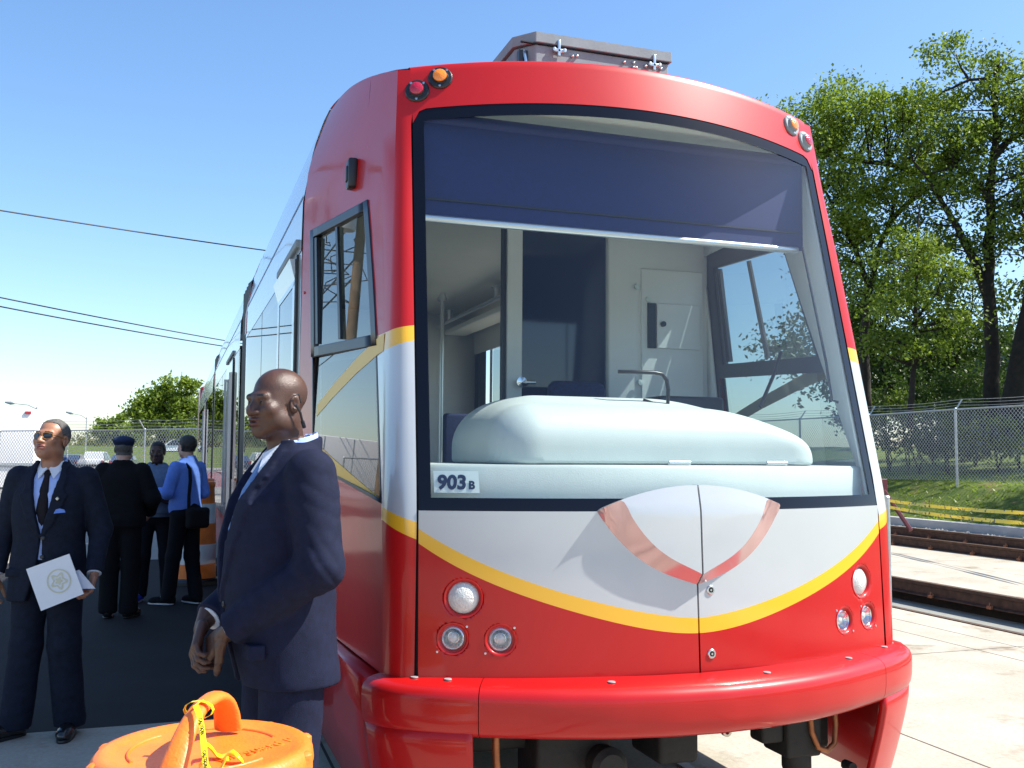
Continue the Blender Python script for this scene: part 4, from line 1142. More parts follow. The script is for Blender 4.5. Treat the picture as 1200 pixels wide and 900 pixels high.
b = MB(); b.box((-.197,1.27,3.4),(-.150,1.235,3.66)); b.build('latch_recess', M['black'], RB)
b = MB(); b.bbox((-.185,1.245,3.55),(-.155,1.275,3.62),.006); b.tube([(-.17,1.24,3.66),(-.165,1.22,3.6),(-.17,1.24,3.5)],.008,6); b.build('latch', M['steel'], RB, smooth=40)

# -- passenger modules
def secx(z): return float(ip(z,[.3,.8,2.6,2.92,3.22,3.36,3.44],[1.17,1.2,1.205,1.2,1.148,1.105,1.07]))
def module(y0, y1, doors, panes, name='body_module'):
    b = MB()
    for s in (-1,1):
        for (z0,z1,nz,mt) in ((.28,.80,4,1),(.80,1.30,4,0),(2.66,3.44,12,0)):
            b.grid([[(s*secx(z0+(z1-z0)*j/nz), y, z0+(z1-z0)*j/nz) for j in range(nz+1)] for y in np.linspace(y0,y1,6)], mt, flip=(s<0))
        # mullions between panes
        ed = sorted([p for q in panes+doors for p in q]); cuts = [y0]+ed+[y1]
        for k in range(0,len(cuts),2):
            a, c = cuts[k], cuts[k+1]
            if c-a > .005: b.grid([[(s*(secx(z)-.004), y, z) for z in (1.30,2.66)] for y in (a-.004,c+.004)], 0, flip=(s<0))
    b.grid([[(u*1.07, y, 3.44+.07*(1-u*u)) for u in np.linspace(-1,1,17)] for y in (y0,y1)], 0)
    BM_ = b.build(name, [M['white'],M['red']], TRAM, smooth=35)
    for s in (-1,1):
        b = MB(); b.grid([[(s*(secx(z)+.003), y, z) for z in (2.950,2.966)] for y in (y0+.02,y1-.02)]); b.build('roof_line', M['maroon'], BM_)
        for (a,c) in panes:
            b = MB(); b.grid([[(s*(secx(z)-.002), y, z) for z in (1.30,2.66)] for y in (a+.012,c-.012)]); P_ = b.build('window', M['sideglass'], BM_)
        for (a,c) in doors:
            b = MB(); b.grid([[(s*(secx(z)+.012), y, z) for z in (.42,.95)] for y in (a+.015,c-.015)]); b.grid([[(s*(secx(z)+.012), y, z) for z in (2.50,2.64)] for y in (a+.015,c-.015)])
            for q in (a+.015, c-.115): b.grid([[(s*(secx(z)+.012), y, z) for z in (.95,2.50)] for y in (q,q+.10)])
            D_ = b.build('door', M['white'], BM_, solid=.03)
            b = MB(); b.grid([[(s*(secx(z)+.009), y, z) for z in (.95,2.50)] for y in (a+.115,c-.115)]); b.build('window', M['sideglass'], D_)
            b = MB(); b.bbox((s*1.205-.02,a-.06,2.69),(s*1.205+.028,c+.02,2.735),.008); b.build('door_track', M['greybox'], BM_, smooth=40)
            b = MB(); b.box((s*1.2-.012,a-.012,.4),(s*1.2+.008,a+.010,2.66)); b.build('door_seal', M['dark'], BM_)
    return BM_
module(1.842, 6.08, [(1.98,2.94)], [(2.96,4.28),(4.30,6.0)])
module(7.0, 13.6, [(8.05,9.4)], [(7.08,8.02),(9.42,10.8),(10.82,12.2),(12.22,13.5)])
module(14.4, 24.6, [(18.0,19.2)], [(14.5,16.2),(16.22,17.97),(19.22,21.5),(21.52,24.5)])
for (y0,y1) in ((6.08,7.0),(13.6,14.4)):
    b = MB()
    for k in range(9):
        y = y0+.02+(y1-y0-.04)*k/8; w = 1.188 if k % 2 else 1.165
        if k == 0: P = []
        P.append([(-w,y,.35),(-w,y,3.2),(-w+.15,y,3.36),(w-.15,y,3.36),(w,y,3.2),(w,y,.35)])
    b.grid(P); b.build('gangway_bellows', M['dark'], TRAM)
    b = MB()
    for s in (-1,1): b.grid([[(s*(secx(z)+.004), y, z) for z in (2.7,2.9,3.1,3.3,3.42)] for y in (y0-.03,y0+.12)])
    b.build('bellows_trim', M['red'], TRAM, solid=.02)
b = MB()
for s in (-1,1): b.grid([[(s*(float(ip(z,[.3,.8,2.6,2.92,3.22,3.36,3.44],[1.17,1.2,1.205,1.2,1.148,1.105,1.07]))-.006), y, z) for z in np.linspace(.8,3.44,24)] for y in (1.826,1.846)])
b.build('module_seam', M['dark'], TRAM)
b = MB()                 # small red lamp on the pillar behind the cab window
b.lathe([(.008,0),(.007,.006),(0,.008)], 10, SP(1.76,2.42,-1,0), (-1,0,0)); b.build('door_indicator', M['redlens'], TRAM, smooth=50)
# tail end
b = MB(); b.bbox((-1.19,24.6,.3),(1.19,26.6,3.42),.12); b.build('tail_cab', M['red'], TRAM, smooth=40)

# -- cab interior
b = MB(); b.box((-1.06,.15,.86),(1.06,6.9,.90)); b.build('floor', M['floorin'], TRAM)
b = MB(); b.grid([[(x,(Yf(x,3.05)+.07 if y < .4 else y),z) for x in (-.90,-.6,-.3,0,.3,.6,.90)] for y,z in ((.3,3.02),(.6,3.06),(1.2,3.03),(1.70,2.92))]); b.build('ceiling', M['ceiling'], TRAM, solid=.02)
b = MB(); b.grid([[(x,y,3.0+.10*(1-(x/1.1)**2)) for x in np.linspace(-1.1,1.1,9)] for y in (1.70,4,6.95)])
for s in (-1,1): b.grid([[(s*x,y,z) for x,z in ((1.1,3.0),(1.15,2.9),(1.165,2.64))] for y in (1.86,4,6.95)])
b.build('saloon_ceiling', M['ceiling'], TRAM, smooth=60, solid=.01)
b = MB()
for s in (-1,1): b.box((s*1.165-.01,1.86,.9),(s*1.165+.01,6.95,1.30))
b.build('saloon_wall', M['interior'], TRAM)
# rear portal of the first saloon: pale arch round a dark opening
b = MB(); arch = []
for k in range(25):
    th = math.pi*k/24; arch.append((-.62*math.copysign(abs(math.cos(th))**.6,math.cos(th)), 2.15+.48*abs(math.sin(th))**.7))
inn = [(-.62,.9)]+arch+[(.62,.9)]; out = [(-1.16,.9)]+[(-1.16+2.32*k/24 if 0 < k < 24 else (-1.16 if k == 0 else 1.16), 3.05) for k in range(25)]+[(1.16,.9)]
v = [(p[0],6.5,p[1]) for p in inn]+[(p[0],6.5,p[1]) for p in out]; n = len(inn)
b.add(v, [(k,k+1,n+k+1,n+k) for k in range(n-1)])
v = [(p[0],6.5,p[1]) for p in inn]+[(p[0]*1.0,6.75,p[1]) for p in inn]; b.add(v, [(k,k+1,n+k+1,n+k) for k in range(n-1)])
b.build('gangway_portal', M['interior'], TRAM, smooth=40, solid=.01)
for y_ in (6.9,13.2,19.6):
    b = MB(); b.box((-1.12,y_,.5),(1.12,y_+.04,3.25)); b.build('gangway_screen', M['floorin'], TRAM)
# hand rails of the saloon
b = MB(); b.tube([(.72,2.0,2.90),(.72,6.4,2.90)], .018, 10); G_ = b.build('grab_rail', M['alum'], TRAM, smooth=60)
for y in (2.9,4.4,5.9):
    b = MB(); b.tube([(.72,y,2.90),(.72,y,3.0)], [.022,.03], 10); b.lathe([(.05,0),(.05,.012),(.03,.02)],12,(.72,y,2.99)); b.build('rail_bracket', M['alum'], G_, smooth=50)
for (x,y) in ((.38,4.9),(-.45,3.3)):
    b = MB(); b.tube([(x,y,.9),(x,y,2.95)], .018, 10); b.lathe([(.04,0),(.045,.02),(.02,.07)],12,(x,y,2.93)); b.build('grab_pole', M['alum'], TRAM, smooth=60)
b = MB(); b.bbox((.80,1.9,2.82),(1.04,6.4,2.87),.015); b.build('light_trough', M['ceiling'], TRAM, smooth=40)
for y in (3.2,4.2,5.3):
    for x0 in (.62,):
        b = MB(); b.bbox((x0,y,1.28),(x0+.42,y+.42,1.36),.03); Z = b.build('passenger_seat', M['seatblue'], TRAM, smooth=40)
        b = MB(); b.bbox((x0,y+.38,1.36),(x0+.42,y+.46,1.98),.03); b.build('backrest', M['seatblue'], Z, smooth=40)
# bulkhead behind the driver
b = MB(); b.bbox((-.10,1.68,.9),(-.012,1.76,2.98),.006); b.build('door_frame', M['interior'], TRAM)
b = MB(); b.box((-.118,1.70,.9),(-.101,1.75,2.98)); b.build('door_gasket', M['dark'], TRAM)
b = MB(); b.bbox((-.012,1.70,.9),(.50,1.73,2.98),.004); DG = b.build('cab_door_pane', M['tintpanel'], TRAM)
b = MB(); b.lathe([(.016,0),(.016,.03),(.03,.035),(.03,.05),(0,.055)],16,(-.03,1.68,1.98),(0,-1,0)); b.tube([(-.03,1.64,1.98),(.05,1.635,1.98)],.010,8); b.build('handle', M['chrome'], DG, smooth=50)
b = MB(); b.bbox((.50,1.66,.9),(1.14,1.76,2.95),.012); BH = b.build('bulkhead', M['interior'], TRAM, smooth=40)
b = MB(); b.bbox((.70,1.645,1.2),(1.10,1.662,2.66),.004); HB = b.build('cabinet_door', M['interior'], TRAM)
b = MB(); b.bbox((.79,1.628,2.20),(1.07,1.644,2.46),.004); b.build('panel', M['interior'], HB)
b = MB(); b.box((.735,1.632,2.20),(.785,1.6455,2.46)); b.lathe([(.016,0),(.016,.015),(0,.016)],14,(.825,1.628,2.34),(0,-1,0)); b.build('latch_strip', M['black'], HB)
b = MB()
for x,z in ((.67,2.55),(.74,2.48),(.69,2.0)): b.lathe([(.018,0),(.016,.008),(0,.01)],12,(x,1.644,z),(0,-1,0))
b.build('fastener', M['sticker'], HB, smooth=50)
for x0 in (.46,.72):
    b = MB(); P = [(x0,1.05),(x0+.2,1.05),(x0+.2,1.55),(x0,1.55)]
    zc_ = lambda y: 3.02-(y-1.2)*.21
    b.add([(x,y,zc_(y)-.03) for x,y in P]+[(x,y,zc_(y)-.06) for x,y in P], [(0,1,2,3),(4,7,6,5),(0,4,5,1),(1,5,6,2),(2,6,7,3),(3,7,4,0)]); b.build('ceiling_lamp', M['sticker'], TRAM)
    b = MB(); b.lathe([(.022,0),(.022,.03),(0,.035)],12,(x0+.08,1.0,2.96),(0,-.3,-1)); b.build('spotlight', M['black'], TRAM)
# driver's seat
b = MB(); b.bbox((.06,1.02,1.30),(.48,1.45,1.40),.04); DS = b.build('driver_seat', M['seatblue'], TRAM, smooth=40)
b = MB(); b.bbox((.05,1.40,1.38),(.38,1.50,1.98),.05); b.build('backrest', M['seatblue'], DS, smooth=40)
# roller blind and its rail
b = MB()
zt_ = lambda x: 2.955-.006*x; 
b.grid([[(x, .395+.0*x, z) for x in np.linspace(-.90,.90,13)] for z in (2.53,2.60,2.61,2.8,2.93)]); BL = b.build('roller_blind', M['blind'], TRAM, solid=.006)
b = MB(); b.tube([(-.90,.392,2.528),(.865,.392,2.528)], .016, 10); b.build('blind_rail', M['alum'], BL, smooth=60)
b = MB(); b.tube([(-.90,.41,2.945),(.90,.41,2.945)], .028, 12); b.build('blind_roller', M['blind'], BL, smooth=60)
b = MB(); b.box((-.88,.388,2.605),(.88,.3935,2.612)); b.build('hem_seam', M['dark'], BL)
# dashboard: shelf, front face and the big rounded console
b = MB(); rows = []
for u in np.linspace(-1,1,41):
    x = u*.955; yy = Yf(x,1.44)+.055
    rows.append([(x,yy,1.40),(x,yy+.006,1.44),(x,yy+.012,1.535),(x,yy+.022,1.546),(x,yy+.12,1.548),(x,.75,1.548)])
b.grid(rows); DB = b.build('dashboard', M['dash'], TRAM, smooth=40)
b = MB(); rows = []
for u in np.linspace(-1,1,41):
    x = u*.955; yy = Yf(x,1.5)+.0535; rows.append([(x,yy+.017,1.538),(x,yy+.0165,1.5425)])
b.grid(rows); b.build('joint_line', M['dark'], DB)
def con(P):
    d = _bx(P,(.03,.42,1.56),(.715,.40,.222),.165)
    d = smin(d, _bx(P,(-.02,.54,1.56),(.54,.28,.252),.15), .12)
    d = smax(d, ((P[:,2]-1.772)+.42*(P[:,0]-.40))/1.085, .07)
    return np.maximum(d, 1.549-P[:,2])
v, f = surface_net(con, (-.85,-.05,1.53),(.90,.9,1.92), .014)
off = np.array(TRAM.location)
np_obj('console_hood', [(v-off, f, 0)], [M['dash']], TRAM, smooth=180)
for x in (.0,.46):
    b = MB(); yy = Yf(x,1.5)+.09; b.tube([(x-.045,yy,1.558),(x+.045,yy,1.558)], .009, 10); b.build('hinge', M['alum'], DB, smooth=50)
b = MB(); b.tube([(-.08,.30,1.93),(-.03,.28,1.93),(.08,.28,1.93),(.115,.28,1.925),(.135,.28,1.90),(.142,.28,1.86),(.140,.28,1.80),(.10,.29,1.795),(.04,.31,1.815)], .0085, 10); b.build('grab_handle', M['black'], TRAM, smooth=60)
# wipers and cables behind the glass on the right
b = MB(); b.tube([(.60,.30,1.80),(.70,.34,1.95),(.75,.36,2.05)], .008, 6); b.tube([(.83,.30,2.52),(.87,.20,2.0),(.875,.17,1.83),(.90,.16,1.82)], .006, 6); b.build('cable_loom', M['black'], TRAM, smooth=60)
# inner lining of the right-hand cab wall
b = MB()
for s in (-1,1):
    b.grid([[SP(y,z,s,-.05) for z in (.9,1.1,1.34)] for y in np.linspace(.16,1.66,6)])
    b.grid([[SP(y,z,s,-.05) for z in np.linspace(2.76,2.98,4)] for y in np.linspace(.75,1.66,6)])
    b.grid([[SP(y,z,s,-.05) for y in (yr_(z)+.03,1.66)] for z in np.linspace(1.34,2.76,8)])
    b.grid([[(s*(wA(z)-.015),Yf(wA(z),z)+.035,z), (s*(wA(z)+.02),Yf(wA(z),z)+.05,z), SP(by_(z)+.03,z,s,-.05), SP(yf_(z)-.03+.03,z,s,-.05)] for z in np.linspace(1.36,2.95,14)])
b.build('wall_lining', M['interior'], TRAM, smooth=60, solid=.01)
# number sticker on the inside face of the glass
def text(name, body, size, m, parent, bold=.0, ext=.0004):
    cu = bpy.data.curves.new(name, 'FONT'); cu.body = body; cu.size = size; cu.offset = bold; cu.extrude = ext; cu.resolution_u = 4
    o = bpy.data.objects.new(name+'_tmp', cu); COL.objects.link(o)
    dg = bpy.context.evaluated_depsgraph_get(); me = bpy.data.meshes.new_from_object(o.evaluated_get(dg))
    bpy.data.objects.remove(o); bpy.data.curves.remove(cu)
    me.materials.clear(); me.materials.append(m)
    r = bpy.data.objects.new(name, me); COL.objects.link(r); r.parent = parent
    return r
x0, x1, z0, z1 = -.931, -.779, 1.449, 1.526
b = MB(); b.grid([[fp(x0+(x1-x0)*i/4, z0+(z1-z0)*j/2, -.010) for j in range(3)] for i in range(5)]); ST = b.build('number_sticker', M['sticker'], TRAM, solid=.001)
sx = Vector(fp(x1,z0,-.0088))-Vector(fp(x0,z0,-.0088)); sx.normalize(); nn = fn((x0+x1)/2,(z0+z1)/2); up = nn.cross(sx)*-1
if up.z < 0: up = -up
for body, size, dx, dz, bd in (('903',.070,.010,.014,.0028),('B',.040,.122,.014,.0018)):
    t = text('lettering', body, size, M['ink'], ST, bd)
    o = Vector(fp(x0,z0,-.0072))+sx*dx+up*dz - Vector(TRAM.location)
    Mx = Matrix((sx,up,nn)).transposed().to_4x4(); Mx.translation = o; t.matrix_local = Mx
# -- underframe, coupler, hoses
b = MB(); b.box((-.95,.25,.62),(.95,1.83,.795)); b.box((-1.0,1.83,.40),(1.0,21.6,.86)); b.build('underframe', M['underframe'], TRAM)
for yy in (2.1,3.9):
    for s in (-1,1):
        b = MB(); b.lathe([(0,-.06),(.10,-.06),(.12,-.02),(.28,-.015),(.30,.04),(.325,.045),(.325,.06),(0,.06)],28,(s*.74,yy,.335),(s,0,0)); b.build('wheel', M['underframe'], TRAM, smooth=35)
b = MB(); b.bbox((-1.0,1.7,.28),(-.86,4.3,.5),.03); b.bbox((.86,1.7,.28),(1.0,4.3,.5),.03); b.bbox((-.55,1.6,.25),(.35,2.0,.5),.03); b.build('bogie_frame', M['underframe'], TRAM)
b = MB(); b.bbox((-.78,.10,.50),(-.10,.9,.62),.02); b.bbox((-.55,-.02,.36),(-.25,.2,.60),.02); b.lathe([(.0,0),(.06,0),(.07,.1),(.05,.12),(0,.12)],18,(-.3,.0,.47),(0,-1,0)); b.bbox((-.05,.0,.42),(.12,.25,.60),.02); b.build('coupler', M['underframe'], TRAM, smooth=40)
b = MB(); b.bbox((.50,-.02,.40),(.66,.16,.62),.015); b.bbox((.40,.0,.46),(.50,.10,.58),.015); b.lathe([(0,0),(.05,0),(.058,.02),(.058,.08),(0,.085)],18,(.58,.04,.33)); b.bbox((.68,.12,.38),(.80,.5,.63),.02); b.lathe([(0,0),(.02,.0),(.02,.05),(0,.05)],10,(.765,-.02,.36),(0,-1,0)); b.build('underside_sander', M['underframe'], TRAM, smooth=40)
b = MB(); b.tube([(.60,-.02,.62),(.605,-.03,.50),(.63,-.035,.44),(.67,-.035,.425),(.71,-.03,.45),(.725,-.02,.52),(.725,-.01,.63)], .011, 10); b.tube([(-.715,-.05,.62),(-.715,-.06,.52),(-.70,-.05,.40),(-.70,-.03,.2)], .014, 8); b.build('copper_hose', M['copper'], TRAM, smooth=60)
b = MB(); b.lathe([(.018,0),(.018,.02),(.009,.02),(.009,.0)],16,(.17,-.10,.56),(0,-1,0)); b.build('brass_eye', M['gold'], TRAM)

b = MB(); b.tube([(.10,-.135,1.47),(.30,-.10,1.475),(.52,-.02,1.50),(.72,.06,1.53)], .007, 6); b.bbox((.05,-.15,1.455),(.12,-.11,1.49),.006); b.build('wiper', M['black'], TRAM, smooth=40) if False else None
b = MB(); b.bbox((.28,.62,1.55),(.62,.80,1.86),.02); b.build('instrument_panel', M['black'], TRAM, smooth=40)
b = MB(); b.bbox((-.93,1.0,2.70),(-.90,1.10,2.78),.008); b.bbox((.40,.44,2.86),(.46,.50,2.92),.006); b.build('cab_fitting', M['black'], TRAM, smooth=40)
# ---------------------------------------------------------------- people
def nz3(P, f, seed):
    r = np.random.default_rng(seed); o = np.zeros(len(P))
    for k in range(7):
        d = r.normal(size=3); d /= np.linalg.norm(d); o += np.sin(P @ d*f*r.uniform(.6,1.6) + r.uniform(0,6.28) + 1.3*np.sin(P @ r.normal(size=3)*f*.5))
    return o/4
def folds(P, c, r, f, amp, ax, seed):    # creases around a joint, running across ax
    q = P-np.asarray(c); g = np.exp(-(q**2).sum(1)/(r*r)); a = np.asarray(ax,float); a /= np.linalg.norm(a)
    return -amp*g*np.abs(np.sin(q @ a*f + 2.6*nz3(P,11,seed)))*(.55+.45*np.sin(nz3(P,9,seed+50)*2))
def cross2(P, zs_, a, b, cy, p=2.4, cx=None):
    z = P[:,2]; A = np.interp(z,zs_,a); B = np.interp(z,zs_,b); Cy = np.interp(z,zs_,cy); Cx = 0 if cx is None else np.interp(z,zs_,cx)
    r = ((np.abs(P[:,0]-Cx)/A)**p + (np.abs(P[:,1]-Cy)/B)**p)**(1/p)
    d = (r-1)*np.minimum(A,B)*.9
    return np.maximum(d, np.maximum(zs_[0]-z, z-zs_[-1]))
def head_fn(c, M_, w=1.0, jaw=1.0, nose=1.0, lipk=1.0):
    c = np.asarray(c,float)
    def fn(P):
        q = (P-c) @ M_/w
        d = _el(q,(0,.018,.038),(.075,.098,.082))
        d = smin(d,_el(q,(0,-.028,-.035),(.062*jaw,.068,.078)),.03)
        d = smin(d,_el(q,(0,-.062,-.094),(.030*jaw,.028,.024)),.03)
        for s in (-1,1):
            d = smin(d,_el(q,(s*.047*jaw,-.012,-.066),(.022,.040,.028)),.03)
            d = smin(d,_el(q,(s*.042,-.066,-.022),(.022,.022,.020)),.02)      # cheekbones
        d = smin(d,_rc(q,(-.038,-.084,.020),(.038,-.084,.020),.0105,.0105),.02)     # brow
        for s in (-1,1): d = smax(d,-_el(q,(s*.031,-.105,.000),(.019,.018,.011)),.012)
        for s in (-1,1): d = smin(d,_el(q,(s*.031,-.079,.000),(.014,.012,.011)),.006)
        n = _rc(q,(0,-.086,.012),(0,-.103-.006*(2-nose),-.030),.0085,.0125*nose)
        n = smin(n,_el(q,(.014*nose,-.097,-.033),(.010*nose,.012,.009)),.008); n = smin(n,_el(q,(-.014*nose,-.097,-.033),(.010*nose,.012,.009)),.008)
        d = smin(d,n,.010)
        d = smin(d,_el(q,(0,-.091,-.056),(.026,.014*lipk,.0078*lipk)),.008); d = smin(d,_el(q,(0,-.089,-.070),(.023,.014*lipk,.0085*lipk)),.008)
        d = smax(d,-_el(q,(0,-.106,-.0625),(.024,.012,.0022)),.004)
        for s in (-1,1):
            e = _el(q,(s*.076,.014,-.004),(.010,.021,.032),rotm('X',-12)); e = smax(e,-_el(q,(s*.088,.008,.0),(.010,.012,.019)),.006)
            d = smin(d,e,.006)
        nk = _rc(q,(0,.030,-.06),(0,.050,-.20),.054*jaw,.060*jaw)
        d = smin(d,nk,.03)
        return d*w
    return fn
def hand_prims(w, d, pn, side, curl=25, sc=1., spread=1., thumb=1.):
    w = Vector(w); d = Vector(d).normalized(); pn = Vector(pn); pn = (pn-d*pn.dot(d)).normalized(); t = d.cross(pn)*side
    prim = []
    for o in (-.026,-.009,.009,.026): prim.append((w+(d*.01+t*o*.75)*sc, w+(d*.085+t*o)*sc, .0155*sc, .0135*sc))
    L = (.056,.072,.078,.070); 
    for k, o in enumerate((-.030,-.010,.011,.031)):
        p = w+(d*.088+t*o)*sc; dd = d+t*(o*1.5*spread); dd.normalize(); a = R(curl*(1+.12*(3-k)))
        for j, fr in enumerate((.48,.30,.24)):
            ang = a*(.7 if j == 0 else 1); c_, s_ = math.cos(ang), math.sin(ang)
            ax = dd.cross(pn).normalized(); dd = (Matrix.Rotation(ang,3,ax) @ dd).normalized()
            q = p+dd*L[k]*fr*sc; r0 = (.0092-.0008*j-(.001 if k == 0 else 0))*sc; prim.append((p.copy(), q.copy(), r0, r0-.0008*sc)); p = q
    p = w+(d*.025+t*.028)*sc; q = p+(d*.032+t*.026+pn*.012)*sc; r_ = q+(d*.034+t*.010+pn*.012*thumb)*sc; u = r_+(d*.024+t*.001+pn*.010*thumb)*sc
    prim += [(p,q,.0165*sc,.0125*sc),(q,r_,.0120*sc,.0105*sc),(r_,u,.0105*sc,.0085*sc)]
    return prim
def prims_fn(pr, k=.006):
    def fn(P):
        d = None
        for a,b_,r1,r2 in pr:
            e = _rc(P,a,b_,r1,r2); d = e if d is None else smin(d,e,k)
        return d
    return fn
def bbox_of(pr, m=.03):
    a = np.array([list(p[0]) for p in pr]+[list(p[1]) for p in pr]); return a.min(0)-m, a.max(0)+m

def person(label, loc, yaw, k, skin, lips, J, head, torso, top, bottom, shoes, outfit, group=None, res=1.0, hands=True, seed=1, name='person'):
    """J: joints of a 1.8 m figure facing -Y; k: scale of the whole figure"""
    root = tag(empty(name, (0,0,0)), label, 'person', group)
    hc = np.array(J['head']); hM = np.array(Matrix.Rotation(R(head.get('turn',0)),3,'Z') @ Matrix.Rotation(R(head.get('nod',0)),3,'X') @ Matrix.Rotation(R(head.get('tilt',0)),3,'Y'))
    hf = head_fn(hc, hM, head.get('w',1.0), head.get('jaw',1.0), head.get('nose',1.0), head.get('lipk',1.0))
    parts = []
    v, f = surface_net(hf, hc-np.array([.125,.16,.235]), hc+np.array([.125,.16,.15]), .0036*res)
    q = (v-hc) @ hM
    fc = q[f].mean(1); mi = np.zeros(len(f),int)
    lipm = (np.abs(fc[:,0]) < .026)&(fc[:,2] > -.077)&(fc[:,2] < -.049)&(fc[:,1] < -.088); mi[lipm] = 1
    brow = (np.abs(np.abs(fc[:,0])-.034) < .019)&(np.abs(fc[:,2]-.024+.12*np.maximum(0,np.abs(fc[:,0])-.035)) < head.get('brow',.0042))&(fc[:,1] < -.07); mi[brow] = 2
    parts.append((v*k,f,mi))
    # hidden core under the clothes joins head, hands and feet into one figure
    cp = [((0,.01,.96),(0,.01,1.40),.10,.10),((0,.02,1.40),(0,.03,1.53),.10,.05)]
    for s in 'LR':
        cp += [(J['sh'+s],J['el'+s],.036,.032),(J['el'+s],J['wr'+s],.030,.026),(J['sh'+s],(0,.02,1.44),.05,.06),(J['hip'+s],J['kn'+s],.06,.045),(J['kn'+s],J['an'+s],.042,.034)]
    lo, hi = bbox_of(cp,.12); v, f = surface_net(prims_fn(cp,.03), lo, hi, .017); parts.append((v*k,f,0))
    if hands:
        for s, sg in (('L',1),('R',-1)):
            if 'hand'+s not in J: continue
            h = J['hand'+s]; pr = hand_prims(J['wr'+s], h[0], h[1], sg, h[2], 1.0, *(h[3:] if len(h) > 3 else ()))
            pr.append((Vector(J['wr'+s])-Vector(h[0]).normalized()*.05, Vector(J['wr'+s])+Vector(h[0]).normalized()*.015, .024, .022))
            lo, hi = bbox_of(pr,.03); v, f = surface_net(prims_fn(pr), lo, hi, .0034*res); parts.append((v*k,f,0))
    np_obj('body', parts, [skin, lips, M['browhair']], root)
    for s in (-1,1):           # eyes sit in the lids
        if head.get('eyes',1):
            c_ = hc + hM @ np.array([s*.031,-.0825,.001])*head.get('w',1.0); ax = hM @ np.array([0,-1.,0])
            b = MB(); b.lathe([(0,-.009),(.006,-.0065),(.009,0),(.0082,.004),(.0055,.007),(.0025,.0086),(0,.009)],14,Vector(c_*k),Vector(ax),mat=[0,0,0,0,1,1]); b.build('eye',[M['eyewhite'],M['iris']],root,smooth=180)
    def sdf(nm, fn, lo, hi, h, m, parent=root):
        v, f = surface_net(fn, lo, hi, h); return np_obj(nm, [(v*k,f,0)], [m], parent)
    # trousers
    bt = bottom
    def tr(P):
        d = None
        for s in 'LR':
            a,b_,c_ = J['hip'+s],J['kn'+s],J['an'+s]
            e = smin(_rc(P,a,b_,bt.get('r0',.098),bt.get('r1',.078)), _rc(P,b_,(c_[0],c_[1]-.005,c_[2]-.01),bt.get('r1',.078),bt.get('r2',.080)),.03)
            e = e + folds(P,c_,.14,70,.006,(0,.4,1),seed+3) + folds(P,b_,.13,45,.005,(.3,.2,1),seed+4)
            e = np.maximum(e, c_[2]-.045-P[:,2])
            d = e if d is None else smin(d,e,.025)
        pv = _el(P,(0,.015,.99),(bt.get('pw',.175),bt.get('pd',.135),.16)); d = smin(d,pv,.06)
        return np.maximum(d + .0025*nz3(P,26,seed+5), P[:,2]-1.10)
    xs_ = [J[q+s][i] for q in ('hip','kn','an') for s in 'LR' for i in (0,)]; ys_ = [J[q+s][1] for q in ('hip','kn','an') for s in 'LR']
    sdf('trousers', tr, (min(xs_)-.2,min(ys_)-.2,.0), (max(xs_)+.2,max(ys_)+.2,1.16), .0105*res, bt['m'])
    # shoes
    for s in 'LR':
        a = np.array(J['an'+s]); th = R(J.get('toe'+s,0)); Mz = np.array(Matrix.Rotation(th,3,'Z'))
        def sh(P, a=a, Mz=Mz):
            q = (P-np.array([a[0],a[1],0])) @ Mz
            d = _el(q,(0,-.075,.042),(.047,.135,.043)); d = smin(d,_el(q,(0,.02,.06),(.040,.062,.06)),.03); d = smin(d,_el(q,(0,-.165,.032),(.043,.06,.030)),.03)
            return smax(d, .012-q[:,2], .008)
        so_ = sdf('shoe', sh, (a[0]-.24,a[1]-.27,0), (a[0]+.24,a[1]+.2,.15), .0065*res, shoes['m'])
        def so2(P, a=a, Mz=Mz):
            q = (P-np.array([a[0],a[1],0])) @ Mz
            d = (((np.abs(q[:,0])/.046)**2.5+(np.abs(q[:,1]+.085)/.148)**2.5)**(1/2.5)-1)*.046
            return np.maximum(d, np.abs(q[:,2]-.009)-.009)
        sdf('sole', so2, (a[0]-.24,a[1]-.27,-.01), (a[0]+.24,a[1]+.2,.03), .0055*res, shoes.get('sole',M['black']), so_)
        if shoes.get('laces'):
            b = MB(); Mq = Matrix.Rotation(th,3,'Z'); A = Vector((a[0],a[1],0))
            for j in range(4):
                y = -.05-.03*j; z = .098-.012*j; b.tube([A+Mq @ Vector((-.022,y,z-.008)), A+Mq @ Vector((0,y-.008,z)), A+Mq @ Vector((.022,y,z-.008))], .005, 6)
            b.v = [tuple(Vector(p)*k) for p in b.v]; b.build('laces', M['sole'], so_)
    # upper garment
    T = torso
    zs_, a_, b_, cy_ = T['z'],T['a'],T['b'],T['cy']
    hem = zs_[0]
